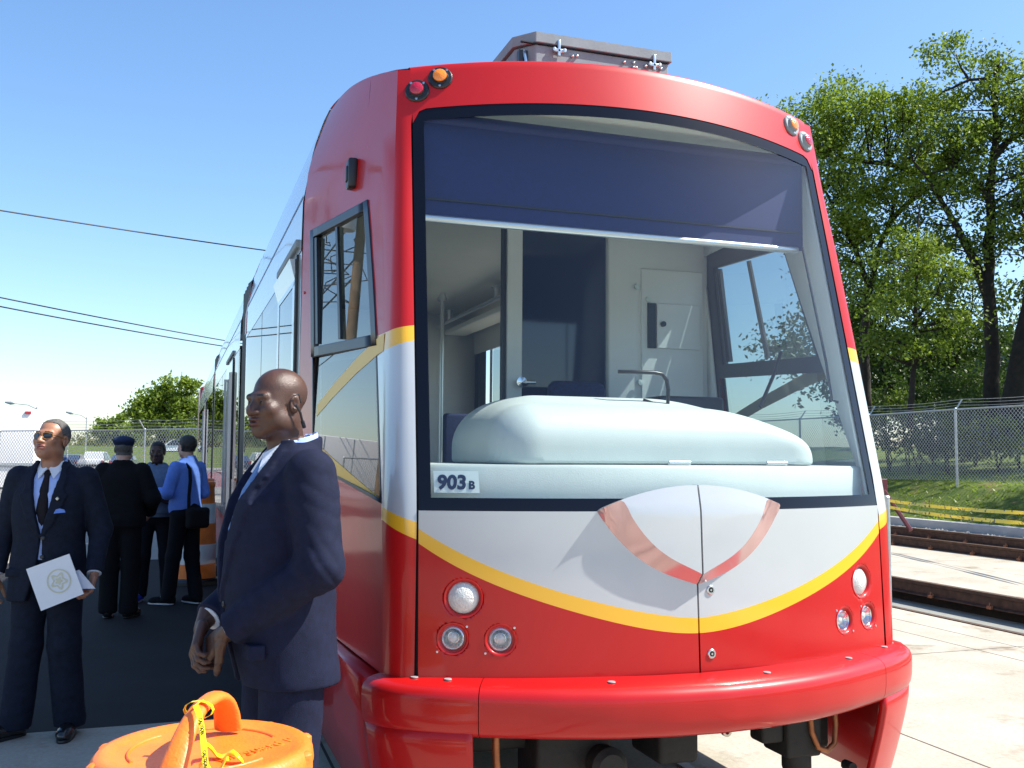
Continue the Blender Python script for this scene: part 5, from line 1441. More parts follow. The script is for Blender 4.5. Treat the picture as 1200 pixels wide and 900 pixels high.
    def up(P, grow=0., arms=True):
        d = cross2(P, zs_, [x+grow for x in a_], [x+grow for x in b_], cy_, T.get('p',2.3))
        for s in 'LR':
            s0,e0,w0 = np.array(J['sh'+s]),np.array(J['el'+s]),np.array(J['wr'+s])
            sg = 1 if s0[0] > 0 else -1
            d = smin(d,_rc(P,(s0[0]*.45,s0[1],s0[2]+.012),(s0[0]*.93,s0[1],s0[2]-.012),.055+grow,.062+grow),.045)
            if arms:
                ra = T.get('arm',(.072,.064,.058,.049))
                cuff = w0+(e0-w0)*T.get('cuff',.10)
                e = smin(_rc(P,s0,e0,ra[0]+grow,ra[1]+grow),_rc(P,e0,cuff,ra[2]+grow,ra[3]+grow),.03)
                e = e + folds(P,e0,.12,75,T.get('crease',.010),e0-w0+.3*(s0-e0),seed+11+(sg>0)) + folds(P,s0+(e0-s0)*.35,.10,55,T.get('crease',.010)*.6,(.2*sg,.3,1),seed+15) + folds(P,(w0+e0)/2,.12,60,T.get('crease',.010)*.5,e0-w0,seed+17)
                ax = (cuff-e0)/np.linalg.norm(cuff-e0); e = np.maximum(e, (P-cuff) @ ax - .006)
                d = smin(d,e,T.get('armk',.012))
        d = d + T.get('wr',.0035)*nz3(P,20,seed+7) + folds(P,(0,-.1,1.12),.22,38,T.get('crease',.010)*T.get('front',.45),(.35,0,1),seed+21) + folds(P,(0,.12,1.08),.20,42,T.get('crease',.010)*T.get('back',.45),(-.3,0,1),seed+23)
        return d
    pts = np.array([J[q+s] for q in ('sh','el','wr') for s in 'LR'])
    lo = np.minimum(pts.min(0)-.10,(-.26,-.30,hem-.03)); hi = np.maximum(pts.max(0)+.10,(.26,.26,1.62)); lo[2] = min(lo[2],hem-.03); hi[2] = max(1.62, pts[:,2].max()+.1)
    style = top['style']
    if style == 'suit':
        zb_ = top.get('button',1.10)
        def wv(z): return np.interp(z,[zb_,1.30,1.46,1.56],[.0,.042,.072,.066])
        def coat(P):
            d = up(P); x = np.abs(P[:,0]-top.get('off',0)); z = P[:,2]
            w = wv(z); front = P[:,1] < .0
            lap = np.where(front & (z > zb_) & (x < w+np.interp(z,[zb_,1.2,1.36,1.40,1.44,1.5],[.012,.05,.078,.045,.05,.03])), .009, 0)
            d = d - lap
            c_ = _rc(P,(0,.024,1.45),(0,.036,1.55),.088,.079); c_ = np.maximum(c_, z-(1.535+.33*(P[:,1]-.0))); d = smin(d,c_,.008)
            V = np.maximum(x-w, zb_-z); V = np.maximum(V, P[:,1]-.02)
            d = np.maximum(d, -V)
            gap = np.interp(z,[hem,hem+.18,zb_],[top.get('open',.05),.018,.003])
            G = np.maximum(np.maximum(x-gap, z-zb_), P[:,1]+.03); G = np.maximum(G, -(P[:,1]+.30)); d = np.maximum(d,-G)
            vent = np.maximum(np.abs(P[:,0])-.003, np.maximum(z-hem-.22, -P[:,1]+.02)); d = np.maximum(d,-vent)
            nk = np.maximum(_rc(P,(0,.02,1.45),tuple(hc-np.array([0,-.03,.06])),.066,.068), 1.49-z)
            return np.maximum(d,-nk)
        co = sdf('suit_jacket', coat, lo, hi, .0072*res, top['m'])
        def shirt(P):
            d = cross2(P,zs_,[x-.018 for x in a_],[x-.018 for x in b_],cy_,T.get('p',2.3))
            d = smax(d, np.abs(P[:,0])-.11,.01); d = np.maximum(d, 1.0-P[:,2])
            nk = _rc(P,(0,.020,1.47),(0,.034,1.56),.069,.067)
            nk = np.maximum(nk, P[:,2]-(1.555+.30*P[:,1])); nk = np.maximum(nk, -_rc(P,(0,.018,1.44),(0,.04,1.65),.062,.060))
            return smin(d,nk,.012)
        sdf('shirt', shirt, (-.13,-.28,.98),(.13,.16,1.62), .0062*res, top['shirt'])
        bf = lambda z: float(np.interp(z,zs_,cy_)-np.interp(z,zs_,b_))+.010
        b = MB(); rows = []
        for z, w in ((1.505,.017),(1.485,.021),(1.468,.015),(1.40,.024),(1.28,.033),(1.16,.038),(zb_-.02,.040)):
            y = bf(z) + (.02 if z < 1.2 else 0)
            if z > 1.46: y = bf(1.46) + (z-1.46)*.65-.002
            rows.append([(-w,y+.004,z),(-w*.5,y-.006,z),(0,y-.009,z),(w*.5,y-.006,z),(w,y+.004,z)])
        b.grid(rows); b.v = [tuple(Vector(p)*k) for p in b.v]; b.build('necktie', top['tie'], root, smooth=60, solid=.006)
        # points of the shirt collar
        b = MB()
        for s in (-1,1):
            yb = bf(1.46)
            P4 = [(s*.004,yb+.022,1.512),(s*.062,yb+.085,1.555),(s*.066,yb+.050,1.505),(s*.040,yb-.006,1.452)]
            b.add(P4,[(0,1,2,3)])
        b.v = [tuple(Vector(p)*k) for p in b.v]; b.build('shirt_collar', top['collar'], root, solid=.006)
        for z in (zb_-.005, zb_-.11):
            y = float(np.interp(z,zs_,cy_)-np.interp(z,zs_,b_)); b = MB(); b.lathe([(.011,-.006),(.011,.004),(.007,.006),(0,.005)],12,Vector((.016,y-.004,z))*k,Vector((0,-1,.05))); b.build('button', M['black'], co, smooth=40)
        for sg in (-1,1):
            z = .93; x = sg*.125; q_ = cross2(np.array([[x,yy,z] for yy in np.linspace(-.3,0,120)]), zs_,a_,b_,cy_,2.3); yy = np.linspace(-.3,0,120)[int(np.argmax(q_ < 0))]
            b = MB(); b.bbox((x-.06,yy-.012,z-.022),(x+.06,yy+.035,z+.022),.006); b.v = [tuple(Vector(p)*k) for p in b.v]; b.build('pocket_flap', top['m'], co, smooth=40)
        for s in 'LR':         # shirt cuffs
            e0,w0 = np.array(J['el'+s]),np.array(J['wr'+s]); ax = (w0-e0)/np.linalg.norm(w0-e0); c0 = w0-ax*np.linalg.norm(w0-e0)*T.get('cuff',.10)
            b = MB(); b.tube([Vector((c0-ax*.03)*k),Vector((c0+ax*.012)*k)],.039*k,18,cap=True); b.build('shirt_cuff', top['collar'], root, smooth=50)
    else:
        def g(P):
            d = up(P)
            nkr = top.get('neck',.070)
            nk = np.maximum(_rc(P,(0,.02,1.44),tuple(hc-np.array([0,-.03,.07])),nkr-.004,nkr-.002), 1.47-P[:,2])
            if style == 'shirt':
                c_ = _rc(P,(0,.022,1.47),(0,.034,1.56),.074,.070); c_ = np.maximum(c_, P[:,2]-(1.565+.25*P[:,1])); d = smin(d,c_,.012)
            if style == 'jacket':
                c_ = _rc(P,(0,.025,1.46),(0,.036,1.57),.082,.076); c_ = np.maximum(c_, P[:,2]-1.57); d = smin(d,c_,.02)
            if style == 'hoodie':
                c_ = _rc(P,(-.07,.06,1.50),(.07,.06,1.50),.055,.055); c_ = smin(c_,_rc(P,(.07,.05,1.50),(.03,-.08,1.44),.036,.022),.03); c_ = smin(c_,_rc(P,(-.07,.05,1.50),(-.03,-.08,1.44),.036,.022),.03); d = smin(d,c_,.025)
                rib = np.maximum(np.abs(P[:,2]-hem-.03)-.03,-.5); d = d + np.where(P[:,2] < hem+.055, .012, 0)
            return np.maximum(d,-nk)
        sdf({'shirt':'shirt','jacket':'jacket','hoodie':'hooded_sweatshirt'}[style], g, lo, hi, .0085*res, top['m'])
    # hair and headgear
    H_ = outfit.get('hair')
    if H_:
        def hr(P):
            q = (P-hc) @ hM
            d = hf(P) - H_.get('t',.006) - .002*nz3(P,90,seed+31)
            front = H_.get('line',.055)
            m_ = np.maximum(-(q[:,2]-front) - np.maximum(0,(q[:,1]+.045)*H_.get('slope',2.2)), -(q[:,2]+H_.get('nape',.055)))
            ear = -_el(q,(.08,-.0,-.012),(.03,.028,.040)); ear2 = -_el(q,(-.08,-.0,-.012),(.03,.028,.040))
            return np.maximum(np.maximum(d,m_),np.maximum(ear,ear2))
        sdf('hair', hr, hc-np.array([.13,.15,.12]), hc+np.array([.13,.16,.16]), .0042*res, H_['m'])
    def headpt(x,y,z): return Vector((hc+hM @ np.array([x,y,z]))*k)
    if outfit.get('sunglasses'):
        b = MB()
        for s in (-1,1):
            pl = [(.008,.012),(.018,.018),(.040,.019),(.054,.014),(.057,.002),(.050,-.013),(.034,-.019),(.018,-.015),(.010,-.004)]
            P3 = [headpt(s*x,-.106+.022*(x/.057)**2,z+.0) for x,z in pl]; P3b = [headpt(s*x,-.103+.022*(x/.057)**2,z) for x,z in pl]
            n = len(pl); b.add(P3+P3b,[tuple(range(n)),tuple(range(2*n-1,n-1,-1))]+[(i,(i+1)%n,n+(i+1)%n,n+i) for i in range(n)])
        SG = b.build('sunglasses', M['sunlens'], root)
        b = MB()
        for s in (-1,1):
            pl = [(.008,.012),(.018,.019),(.040,.020),(.055,.015),(.058,.002),(.051,-.014),(.034,-.020),(.018,-.016),(.009,-.004),(.008,.012)]
            b.tube([headpt(s*x,-.106+.022*(x/.057)**2,z) for x,z in pl], .0022*k, 6); b.tube([headpt(s*.056,-.086,.010),headpt(s*.073,-.05,.009),headpt(s*.082,.01,.006)], .0028*k, 6)
        b.tube([headpt(-.009,-.106,.009),headpt(0,-.109,.012),headpt(.009,-.106,.009)], .0024*k, 6); b.build('spectacle_frame', M['tortoise'], SG, smooth=60)
    if outfit.get('cap'):
        def cp_(P):
            q = (P-hc) @ hM
            d = _el(q,(0,.028,.085),(.104,.128,.052)); d = smin(d,_el(q,(0,.012,.058),(.090,.112,.050)),.02); d = smin(d,_el(q,(0,-.085,.060),(.075,.065,.016)),.02)
            return np.maximum(d + .0015*nz3(P,60,3), .028-q[:,2])
        sdf('flat_cap', cp_, hc-np.array([.15,.18,.03]), hc+np.array([.15,.19,.17]), .006, M['capcloth'])
    if outfit.get('earpiece'):
        b = MB(); b.tube([headpt(.086,.006,-.006),headpt(.090,.020,-.03),headpt(.082,.036,-.058)],.004*k,8); b.tube([headpt(.082,.036,-.058),headpt(.072,.052,-.075)],.0065*k,8); b.tube([headpt(.083,-.004,.022),headpt(.089,.014,.027),headpt(.088,.024,.0)],.0025*k,6); b.build('earpiece', M['black'], root, smooth=60)
    root.location = loc; root.rotation_euler = (0,0,R(yaw))
    return root, k, hc, hM
def joints(**kw):
    J = dict(hipL=(.092,.01,.94),hipR=(-.092,.01,.94),knL=(.105,-.005,.51),knR=(-.105,-.005,.51),anL=(.115,.03,.09),anR=(-.115,.03,.09),toeL=12,toeR=-12,
             shL=(.185,.015,1.455),shR=(-.185,.015,1.455),elL=(.255,.045,1.17),elR=(-.255,.045,1.17),wrL=(.265,-.03,.925),wrR=(-.265,-.03,.925),head=(0,-.005,1.672),
             handL=((0,-.12,-1),(-1,-.15,0),22),handR=((0,-.12,-1),(1,-.15,0),22))
    J.update(kw); return J
suitT = dict(z=[.77,.86,.98,1.10,1.24,1.37,1.45,1.50,1.545],a=[.212,.208,.200,.188,.196,.198,.175,.120,.085],b=[.150,.150,.146,.140,.146,.138,.115,.090,.078],cy=[.0,.0,.0,.0,-.005,.0,.012,.02,.028],p=2.3)

# the guard in the foreground, in profile, hands clasped low in front
gT = dict(suitT); gT['z'] = list(suitT['z']); gT['a'] = [.215,.212,.208,.200,.204,.200,.176,.120,.085]; gT['z'][0] = .812; gT['back'] = .25; gT['b'] = [.150,.156,.164,.170,.168,.150,.120,.092,.078]; gT['cy'] = [.02,.012,-.008,-.018,-.018,-.006,.012,.02,.028]; gT['crease'] = .009; gT['front'] = .0; gT['arm'] = (.078,.070,.064,.052)
GUARD = person('tall bald guard in a navy suit with an earpiece, standing in profile with clasped hands', (-1.455,-.045,0), -80, 1.045, M['skinD'], M['lipD'],
    joints(elL=(.262,.035,1.18),elR=(-.275,.085,1.185),wrL=(.085,-.20,.975),wrR=(-.05,-.235,.985),head=(0,-.035,1.672),shL=(.195,.02,1.45),shR=(-.195,.02,1.45),
           handL=((-.75,-.28,-.55),(-.15,.9,-.2),28),handR=((.55,-.35,-.72),(.1,.95,-.1),35),anL=(.13,.03,.09),anR=(-.13,.05,.09)),
    dict(turn=24,nod=1,w=.94,jaw=1.10,nose=1.2,lipk=1.25,brow=.0022), gT, dict(style='suit',m=M['navysuit'],shirt=M['shirtpale'],collar=M['shirtwhite'],tie=M['tieblue'],button=1.06,open=.03), dict(m=M['navysuit'],r0=.105,r1=.088,r2=.085,pw=.18,pd=.15), dict(m=M['leather']), dict(earpiece=1), res=.9, seed=3)
# the man with the folder
MAN2 = person('man in a charcoal suit and sunglasses with raised chin, white folder at his side', (-2.46,2.76,0), -14, .985, M['skinM'], M['lipM'],
    joints(head=(-.005,-.012,1.675),elL=(.265,.05,1.16),wrL=(.285,-.10,.905),elR=(-.27,.05,1.16),wrR=(-.285,-.02,.90),handL=((-.12,-.35,-.9),(-.7,-.5,.1),38),anL=(.13,.06,.09),anR=(-.145,.0,.09),toeR=-38,toeL=10),
    dict(turn=-14,nod=-13,w=1.03), dict(suitT, crease=.007), dict(style='suit',m=M['charcoalsuit'],shirt=M['shirtpale'],collar=M['shirtwhite'],tie=M['tieblack'],button=1.13,open=.07), dict(m=M['charcoalsuit'],r0=.102,r1=.086,r2=.088), dict(m=M['leather']),
    dict(sunglasses=1,hair=dict(m=M['greyhair'],t=.0035,line=.088,slope=2.2,nape=.05)), seed=8)
# three men in the shade of the tram
bT = dict(z=[.90,.98,1.10,1.24,1.37,1.45,1.50,1.56],a=[.225,.230,.225,.230,.225,.190,.125,.085],b=[.165,.170,.165,.168,.155,.125,.095,.080],cy=[0,0,0,-.005,.005,.015,.022,.03],p=2.4,arm=(.088,.080,.074,.060),crease=.012)
CAPM = person('man seen from behind in a navy cap and bulky black jacket', (-2.27,6.90,0), 166, .965, M['skinL'], M['lipM'],
    joints(elL=(.30,.02,1.18),elR=(-.30,.02,1.18),wrL=(.22,-.20,1.02),wrR=(-.22,-.20,1.02),handL=((-.6,-.6,-.2),(-.5,.6,0),30),handR=((.6,-.6,-.2),(.5,.6,0),30),anL=(.10,.02,.09),anR=(-.10,.02,.09)),
    dict(w=1.04,eyes=0), bT, dict(style='jacket',m=M['blackcloth'],neck=.074), dict(m=M['blackcloth'],r0=.11,r1=.092,r2=.088,pw=.19,pd=.16), dict(m=M['leather']), dict(cap=1,hair=dict(m=M['greyhair'],t=.004,nape=.06)), res=1.4, seed=12)
hT = dict(z=[.93,1.0,1.10,1.24,1.37,1.45,1.50,1.55],a=[.190,.205,.200,.200,.198,.175,.120,.085],b=[.140,.155,.150,.148,.138,.115,.092,.078],cy=[0,0,0,-.005,.005,.015,.022,.03],p=2.3,arm=(.072,.066,.062,.050),crease=.012)
HOOD = person('man in a grey blue hooded sweatshirt and bright blue sneakers, arms folded', (-1.98,7.95,0), -2, .95, M['skinD'], M['lipD'],
    joints(elL=(.27,-.03,1.19),elR=(-.27,-.03,1.19),wrL=(-.06,-.215,1.20),wrR=(.06,-.235,1.15),handL=((-1,.12,.1),(0,1,0),18),handR=((1,.15,.12),(0,1,0),18),anL=(.16,.03,.09),anR=(-.14,.03,.09),knL=(.135,-.01,.51),knR=(-.12,-.01,.51),toeL=12,toeR=-14),
    dict(turn=-6,w=1.04,nose=1.2,lipk=1.2), hT, dict(style='hoodie',m=M['hoodie'],neck=.074), dict(m=M['darktrouser'],r0=.10,r1=.085,r2=.078), dict(m=M['sneaker'],sole=M['sole'],laces=1), dict(hair=dict(m=M['browhair'],t=.003,line=.07,nape=.05)), res=1.3, seed=17)
sT = dict(z=[.97,1.03,1.12,1.24,1.37,1.45,1.50,1.55],a=[.180,.190,.180,.186,.186,.165,.115,.082],b=[.130,.138,.128,.130,.126,.110,.090,.076],cy=[0,0,0,-.005,.005,.015,.022,.03],p=2.3,arm=(.066,.058,.054,.044),crease=.011,cuff=.16)
BLUE = person('dark haired man in a blue shirt with a black strap over his shoulder, turned away', (-1.68,7.62,0), -132, .985, M['skinL'], M['lipM'],
    joints(elL=(.255,-.02,1.18),elR=(-.25,.03,1.18),wrL=(.15,-.25,1.20),wrR=(-.18,-.20,1.10),handL=((-.1,-1,.05),(-.9,0,.2),22),handR=((.3,-.9,-.1),(.9,.2,0),30),anL=(.10,-.10,.09),anR=(-.10,.10,.09),knL=(.10,-.05,.51),knR=(-.10,.02,.51)),
    dict(turn=-8,w=1.0,jaw=.95), sT, dict(style='shirt',m=M['shirtblue'],neck=.068), dict(m=M['darktrouser'],r0=.095,r1=.078,r2=.074), dict(m=M['blackcloth'],sole=M['sole'],laces=1), dict(hair=dict(m=M['darkhair'],t=.012,line=.070,slope=1.7,nape=.050)), res=1.3, seed=23)
def on(p, x, y, z):      # a point in a person's own frame
    root, k = p[0], p[1]; a = root.rotation_euler.z; x*=k; y*=k; z*=k
    return Vector((root.location.x+x*math.cos(a)-y*math.sin(a), root.location.y+x*math.sin(a)+y*math.cos(a), z))
# shoulder bag hanging on the man in the blue shirt
c0 = on(BLUE,.05,.19,.93)
BAG = tag(empty('shoulder_bag', c0), 'black canvas bag hung at the back of the man in the blue shirt', 'bag')
def bagf(P): return _bx(P,(.04,.205,.92),(.15,.055,.11),.04) + .004*nz3(P,24,41)
v, f = surface_net(bagf, (-.2,.1,.74),(.3,.32,1.1), .012)
a = BLUE[0].rotation_euler.z
def tow(v): return np.array([list(on(BLUE,*p)-c0) for p in v])
np_obj('bag_body', [(tow(v),f,0)], [M['bagcloth']], BAG)
b = MB(); pts = [(.16,.19,1.0),(.135,.165,1.15),(.11,.155,1.32),(.095,.13,1.44),(.085,.06,1.505),(.08,-.02,1.50),(.03,-.12,1.40),(-.06,-.155,1.25),(-.17,-.10,1.08),(-.20,.06,1.0),(-.12,.19,.99)]
W_ = [on(BLUE,*p) for p in pts]
b.tube(W_, .017, 6); b.build('strap', M['bagcloth'], BAG, smooth=60)
# white folder held by the man in sunglasses
hp = on(MAN2,.27,-.18,.80)
def pix(x,y,D): return at(x,y,D)
Df = (hp-CAM).dot(Vector((_s,_c,0)))-.055
q = [pix(30.5,667,Df), pix(81,649,Df), pix(98,696,Df), pix(48,716,Df)]
n_ = (q[1]-q[0]).cross(q[3]-q[0]).normalized()
b = MB(); b.origin = q[3]; b.add(q+[p+n_*.004 for p in q],[(0,1,2,3),(7,6,5,4),(0,4,5,1),(1,5,6,2),(2,6,7,3),(3,7,4,0)])
q2 = [p+n_*.008*(1 if n_.y > 0 else -1) for p in (q[0].lerp(q[2],.35), pix(92,668,Df+.03), pix(111,690,Df+.05), q[0].lerp(q[2],.8))]
b.add(q2+[p+n_*.003 for p in q2],[(0,1,2,3),(7,6,5,4),(0,4,5,1),(1,5,6,2),(2,6,7,3),(3,7,4,0)])
FO = tag(b.build('folder', M['paper']), 'white folder with a round yellowish seal held low by the man in sunglasses', 'folder')
ctr = q[0].lerp(q[2],.52)+(q[1]-q[0])*.07; toC = -n_ if n_.dot(CAM-ctr) < 0 else n_
u_ = (q[1]-q[0]).normalized(); w_ = u_.cross(toC)
b = MB()
for r0, r1 in ((.058,.066),(.0,.018),(.028,.040)):
    ring = []
    for kk in range(28):
        th = kk*2*math.pi/28; dd = u_*math.cos(th)+w_*math.sin(th); wob = 1+ (.25*math.sin(th*5) if r0 < .05 else 0)
        ring.append([ctr+toC*.0025+dd*max(r0,.001)*wob, ctr+toC*.0025+dd*r1*wob])
    b.grid(ring+[ring[0]])
b.build('seal', M['seal'], FO)
def worn(nm, mb, m, who):      # a small thing worn by a person: parent keeps it with the body
    o = mb.build(nm, m, None); inv = who[0].matrix_basis if False else None
    mw_ = Matrix.Translation(who[0].location) @ Matrix.Rotation(who[0].rotation_euler.z,4,'Z')
    o.data.transform(mw_.inverted()); o.parent = who[0]; return o
b = MB(); d_ = on(MAN2,0,-1,0)-on(MAN2,0,0,0); b.lathe([(.010,-.004),(.010,.006),(0,.008)],4,on(MAN2,.088,-.150,1.345),d_); worn('lapel_pin', b, M['gold'], MAN2)
b = MB(); P_ = [on(MAN2,x,-.158+.2*(x-.1),z) for x,z in ((.075,1.262),(.085,1.285),(.105,1.290),(.128,1.284),(.135,1.268))]; b.add(P_,[(0,1,2,3,4)]); worn('pocket_square', b, M['shirtblue'], MAN2)
b = MB(); d_ = on(GUARD,.4,-1,0)-on(GUARD,0,0,0); b.lathe([(.006,-.006),(.006,.0),(0,.002)],10,on(GUARD,.088,-.150,1.37),d_); worn('lapel_pin', b, M['gold'], GUARD)
# ---------------------------------------------------------------- traffic drums
def drum(loc, label, group=None, lid_detail=False, full=True):
    x, y = loc; r = .255; root = tag(empty('traffic_drum', (x,y,0)), label, 'traffic drum', group)
    b = MB(); prof = [(.34,0),(.34,.03),(.32,.05),(.295,.05)]
    b.lathe([(.0,0)]+prof+[(.29,.06)], 40, (x,y,0)); b.build('rubber_base', M['black'], root, smooth=40)
    b = MB(); pr = [(.285,.055),(.282,.18),(.276,.185),(.274,.36),(.268,.365),(.266,.54),(.260,.545),(.258,.72),(.245,.725),(.234,.86),(.236,.865),(.236,.885)]
    b.lathe(pr, 48, (x,y,0), mat=[0,0,1,0,0,0,1,0,0,0,0]); b.build('drum_body', [M['orange'],M['reflective']], root, smooth=40)
    b = MB(); b.lathe([(.240,.868),(.244,.880),(.241,.903),(.232,.914),(.218,.917),(.200,.913),(.190,.909),(.08,.907),(0,.907)], 56, (x,y,0))
    for k in range(10):        # moulded lugs on the rim
        th = 2*math.pi*k/10+.2; c, s = math.cos(th), math.sin(th)
        b.lathe([(.018,0),(.017,.03),(.010,.036),(0,.037)], 8, (x+.234*c,y+.234*s,.875))
    lid = b.build('lid', M['orange'], root, smooth=40)
    return root, lid
DR, LID = drum((-1.722,-1.00), 'orange traffic drum in the bottom left foreground, lid and handle with yellow tape', None)
# handle: arched strap across the lid
hx, hy = -1.722, -1.00
A = at(268,836,2.42); A.z = .905; Bp = at(196,905,2.08); Bp.z = .900
top = at(247,809,2.33)
b = MB(); rows = []
side = (Bp-A); side.z = 0; side.normalize(); wdir = Vector((-side.y,side.x,0))
path_ = []
for k in range(25):
    t = k/24
    base = A.lerp(Bp,t); h = (top.z-.905-.012)*(1-abs(2*(t**.75)-.95)**2.6 if True else 0)
    path_.append(base+Vector((0,0,max(-.01,h))))
b = MB()
for k, p in enumerate(path_):
    t = (path_[min(k+1,24)]-path_[max(k-1,0)]).normalized(); nrm = t.cross(wdir).normalized()
    hw = .021+.014*abs(2*k/24-1)**2; ht = .014
    rows.append([p+wdir*hw*math.cos(th)+nrm*ht*math.sin(th)*1.0 for th in np.linspace(0,2*math.pi,15)[:-1]])
    rows[-1].append(rows[-1][0])
b.grid(rows); b.build('handle', M['orange'], DR, smooth=60)
# moulded letters on the lid
t = text('lettering', 'Lifeguard II', .048, M['orange'], LID, .0006, .0016)
u_ = (at(345,856,2.2)-at(262,893,2.06)); u_.z = 0; u_.normalize(); v_ = Vector((-u_.y,u_.x,0))
o = atg(258,892,.911)-Vector((hx,hy,0)); Mx = Matrix((u_,v_,Vector((0,0,1)))).transposed().to_4x4(); Mx.translation = (o.x,o.y,.909); t.matrix_local = Mx
b = MB()     # raised panel lines on the lid
for th0 in (.3,2.2,4.2):
    b.tube([(hx+.165*math.cos(th0+k*.1),hy+.165*math.sin(th0+k*.1),.909) for k in range(14)],.004,6)
b.build('lid_rib', M['orange'], LID, smooth=60)
# caution tape tied to the handle
def ribbon(pts, w, side_, thick=.0012):
    b = MB(); pts = [Vector(p) for p in pts]; rows = []
    for i, p in enumerate(pts):
        s_ = Vector(side_[i] if isinstance(side_, list) else side_).normalized(); rows.append([p-s_*w/2, p, p+s_*w/2])
    b.grid(rows); return b
kn = at(229,826,2.20)
pts = [kn+Vector((.012,.02,.004)), kn, at(234,838,2.17), at(237,855,2.14), at(239,875,2.10), at(242,905,2.05), at(244,930,2.02)]
dn = [Vector((.9,.1,.35))]*2+[Vector((1,.2,.15)),Vector((1,.3,.05)),Vector((1,-.1,.05)),Vector((1,.1,0)),Vector((1,.2,0))]
b = ribbon(pts, .012, dn)
TP = tag(b.build('caution_tape', M['tape'], solid=.0008), 'crumpled yellow caution tape knotted round the drum handle', 'tape')
TP.location = (0,0,0)
b = MB(); c = path_[13]
loop = []
for k in range(13):
    th = 2*math.pi*k/12; loop.append(c+wdir*.034*math.cos(th)+Vector((0,0,1))*.020*math.sin(th))
rr = ribbon(loop, .012, side); rr.build('tape_knot', M['tape'], TP, solid=.001)
b = MB(); c1 = at(262,853,2.2); c1.z = .925; rows = []
for k in range(9):
    t = k/8; rows.append([Vector((c1.x+(t-.5)*.085, c1.y+.028*math.sin(t*5)+w*.5, .924+.016*math.sin(t*9+1)+.012*abs(w)*30*math.sin(t*6))) for w in (-.03,-.01,.01,.03)])
b.grid(rows); b.build('loose_end', M['tape'], TP, smooth=60, solid=.001)
b = MB(); c1 = at(252,872,2.12); c1.z = .918; rows = []
for k in range(11):
    t = k/10; rows.append([Vector((c1.x+(t-.5)*.06, c1.y+.02*math.cos(t*7)+w, .917+.013*math.sin(t*8)+.2*abs(w))) for w in (-.014,0,.014)])
b.grid(rows); b.build('loose_end', M['tape'], TP, smooth=60, solid=.001)
for (i, fr, txt) in ((2,.3,'CAUTION'),(4,.2,'CAUTION')):
    p0, p1 = pts[i], pts[i+1]; d_ = (p1-p0).normalized(); toC = (CAM-p0).normalized(); s_ = d_.cross(toC).normalized(); nn_ = s_.cross(d_)
    if nn_.dot(toC) < 0: nn_ = -nn_
    up_ = nn_.cross(d_)
    tx = text('lettering', txt, .010, M['tapeink'], TP, .0004, .0002); Mx = Matrix((d_,up_,nn_)).transposed().to_4x4(); Mx.translation = p0.lerp(p1,fr)+nn_*.0045-up_*.0035; tx.matrix_local = Mx
for (x_, y_, lb_) in ((-1.52,9.3,'tall banded drum by the tram side, just behind the man in the blue shirt'),(-1.48,10.7,'tall banded drum farther along the tram, hidden behind the nearer drum')):
    r_, l_ = drum((x_,y_), lb_, 'drums along the tram'); r_.scale = (.85,.85,1.35)
# ---------------------------------------------------------------- right side: buffer stop, mesh panel, tape
xB = 12.0
root = tag(empty('buffer_stop', (xB,13.4,0)), 'dark red steel buffer stop at the end of the far track', 'buffer stop')
b = MB(); b.bbox((xB-.80,13.25,.80),(xB+.06,13.42,1.16),.012); b.build('buffer_beam', M['maroon'], root)
for x in (xB-.70, xB-.03):
    b = MB(); b.bbox((x-.06,13.27,.0),(x+.06,13.40,.82),.008); b.build('upright', M['maroon'], root)
    b = MB(); b.tube([(x,13.26,.92),(x,12.50,.17)],.045,6); b.build('strut', M['maroon'], root)
p = atg(1041,717)
root = tag(empty('mesh_panel', (p.x,p.y,0)), 'galvanised mesh barrier panel seen edge on beside the tram lamps', 'barrier')
b = MB(); t = at(1037,583,10.14); b.tube([(p.x,p.y,0),(p.x,p.y,t.z)], .038, 12); b.lathe([(.0,.02),(.03,.015),(.042,0)],12,(p.x,p.y,t.z)); b.build('post', M['galv'], root, smooth=50)
b = MB()
p2 = Vector((p.x+.05,p.y+2.4,0))
p2 = p+ (p-Vector((CAM.x,CAM.y,0))).normalized()*2.2 + Vector((-.16,.06,0))
b.tube([(p2.x,p2.y,0),(p2.x,p2.y,t.z)],.032,10); b.build('post', M['galv'], root, smooth=50)
b = MB()
for z in (.12,t.z-.05): b.tube([(p.x,p.y,z),(p2.x,p2.y,z)],.02,8)
b.build('rail', M['galv'], root, smooth=50)
mesh_panel((p.x,p.y),(p2.x,p2.y),.14,.14,t.z-.2,root)
def tape_line(a, c, s, label):
    P0 = Vector(a); P1 = Vector(c); b = MB(); b.origin = a; rows = []
    dirp = (P1-P0).normalized()
    for k in range(41):
        t = k/40; q = P0.lerp(P1,t)-Vector((0,0,4*s*t*(1-t))); tw = .5*math.sin(t*17)+.2*math.sin(t*41)
        w = Vector((0,0,1))*math.cos(tw)+Vector((dirp.y,-dirp.x,0))*math.sin(tw); rows.append([q-w*.028, q+w*.028])
    b.grid(rows); return tag(b.build('caution_tape', M['tapeprint'], solid=.001), label, 'tape', 'caution tapes below the grass bank')
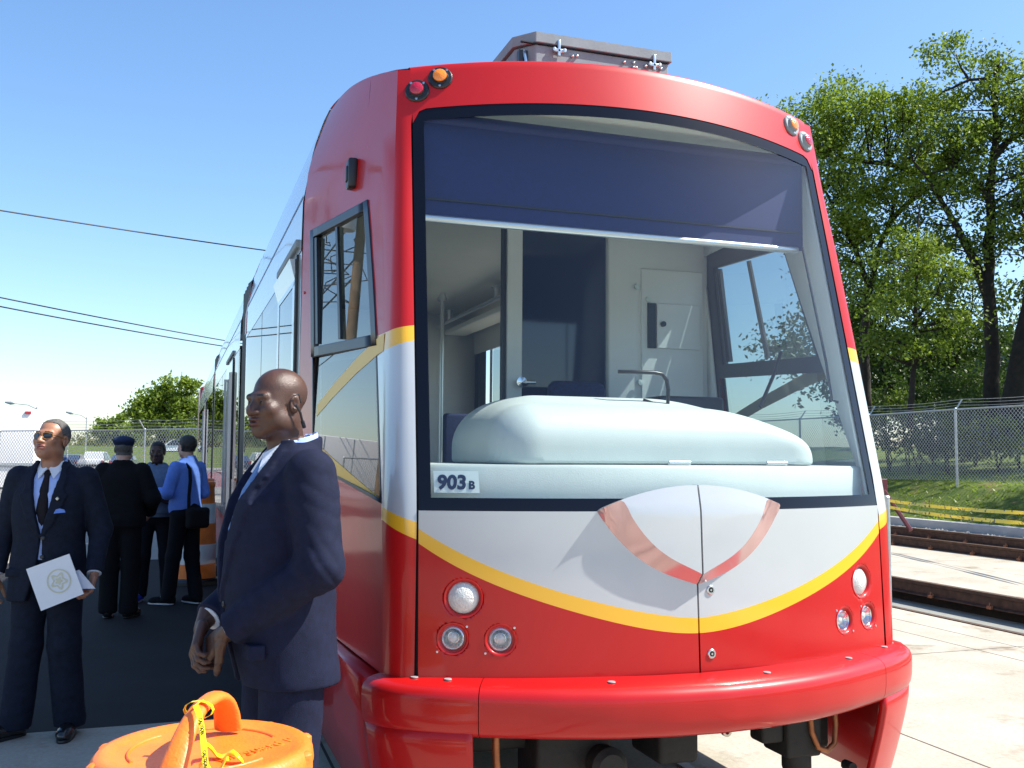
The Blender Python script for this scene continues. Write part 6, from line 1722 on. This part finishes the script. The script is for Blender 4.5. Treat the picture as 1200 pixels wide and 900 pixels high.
aT, cT = at(1030,585,18.5), at(1260,603,12.5); tape_line(tuple(aT), tuple(cT), .05, 'upper strip of yellow caution tape strung below the grass bank')
aT, cT = at(1030,592,18.5), at(1260,616,12.5); tape_line(tuple(aT), tuple(cT), .06, 'lower strip of yellow caution tape strung below the grass bank')
# ---------------------------------------------------------------- camera, sky, sun
cd = bpy.data.cameras.new('camera'); cam = bpy.data.objects.new('camera', cd); COL.objects.link(cam)
cd.sensor_width = 36; cd.lens = 36*F_PX/1200; cd.clip_start = .05; cd.clip_end = 3000
fw = ray(600,450).normalized(); rt = (ray(601,450)-ray(600,450)).normalized(); upv = rt.cross(fw)
mw = Matrix((rt, upv, -fw)).transposed().to_4x4(); mw.translation = CAM; cam.matrix_world = mw
SC.camera = cam
SUN = Vector((.60,-.21,.77)).normalized()
W = bpy.data.worlds.new('World'); SC.world = W; W.use_nodes = True
nt = W.node_tree; bg = nt.nodes['Background']; sky = nt.nodes.new('ShaderNodeTexSky'); sky.sky_type = 'NISHITA'
sky.sun_disc = False; sky.sun_elevation = math.asin(SUN.z); sky.sun_rotation = math.atan2(SUN.x, SUN.y)
sky.air_density = 1.0; sky.dust_density = .8; sky.ozone_density = 3.0; sky.altitude = 50
hs = nt.nodes.new('ShaderNodeHueSaturation'); hs.inputs['Saturation'].default_value = 1.12; nt.links.new(sky.outputs[0], hs.inputs['Color']); nt.links.new(hs.outputs[0], bg.inputs['Color']); bg.inputs['Strength'].default_value = .128
sl = bpy.data.lights.new('sun', 'SUN'); so = bpy.data.objects.new('sun', sl); COL.objects.link(so)
sl.energy = 5.0; sl.angle = R(.53); sl.color = (1,.95,.86)
so.rotation_euler = SUN.to_track_quat('Z','Y').to_euler(); so.location = (20,-15,30)
vs = SC.view_settings; vs.view_transform = 'Standard'; vs.look = 'None'; vs.exposure = .98; vs.gamma = 1; vs.use_curve_mapping = False
SC.cycles.max_bounces = 10; SC.cycles.transparent_max_bounces = 24; SC.cycles.glossy_bounces = 5; SC.cycles.diffuse_bounces = 4
SC.cycles.use_denoising = True
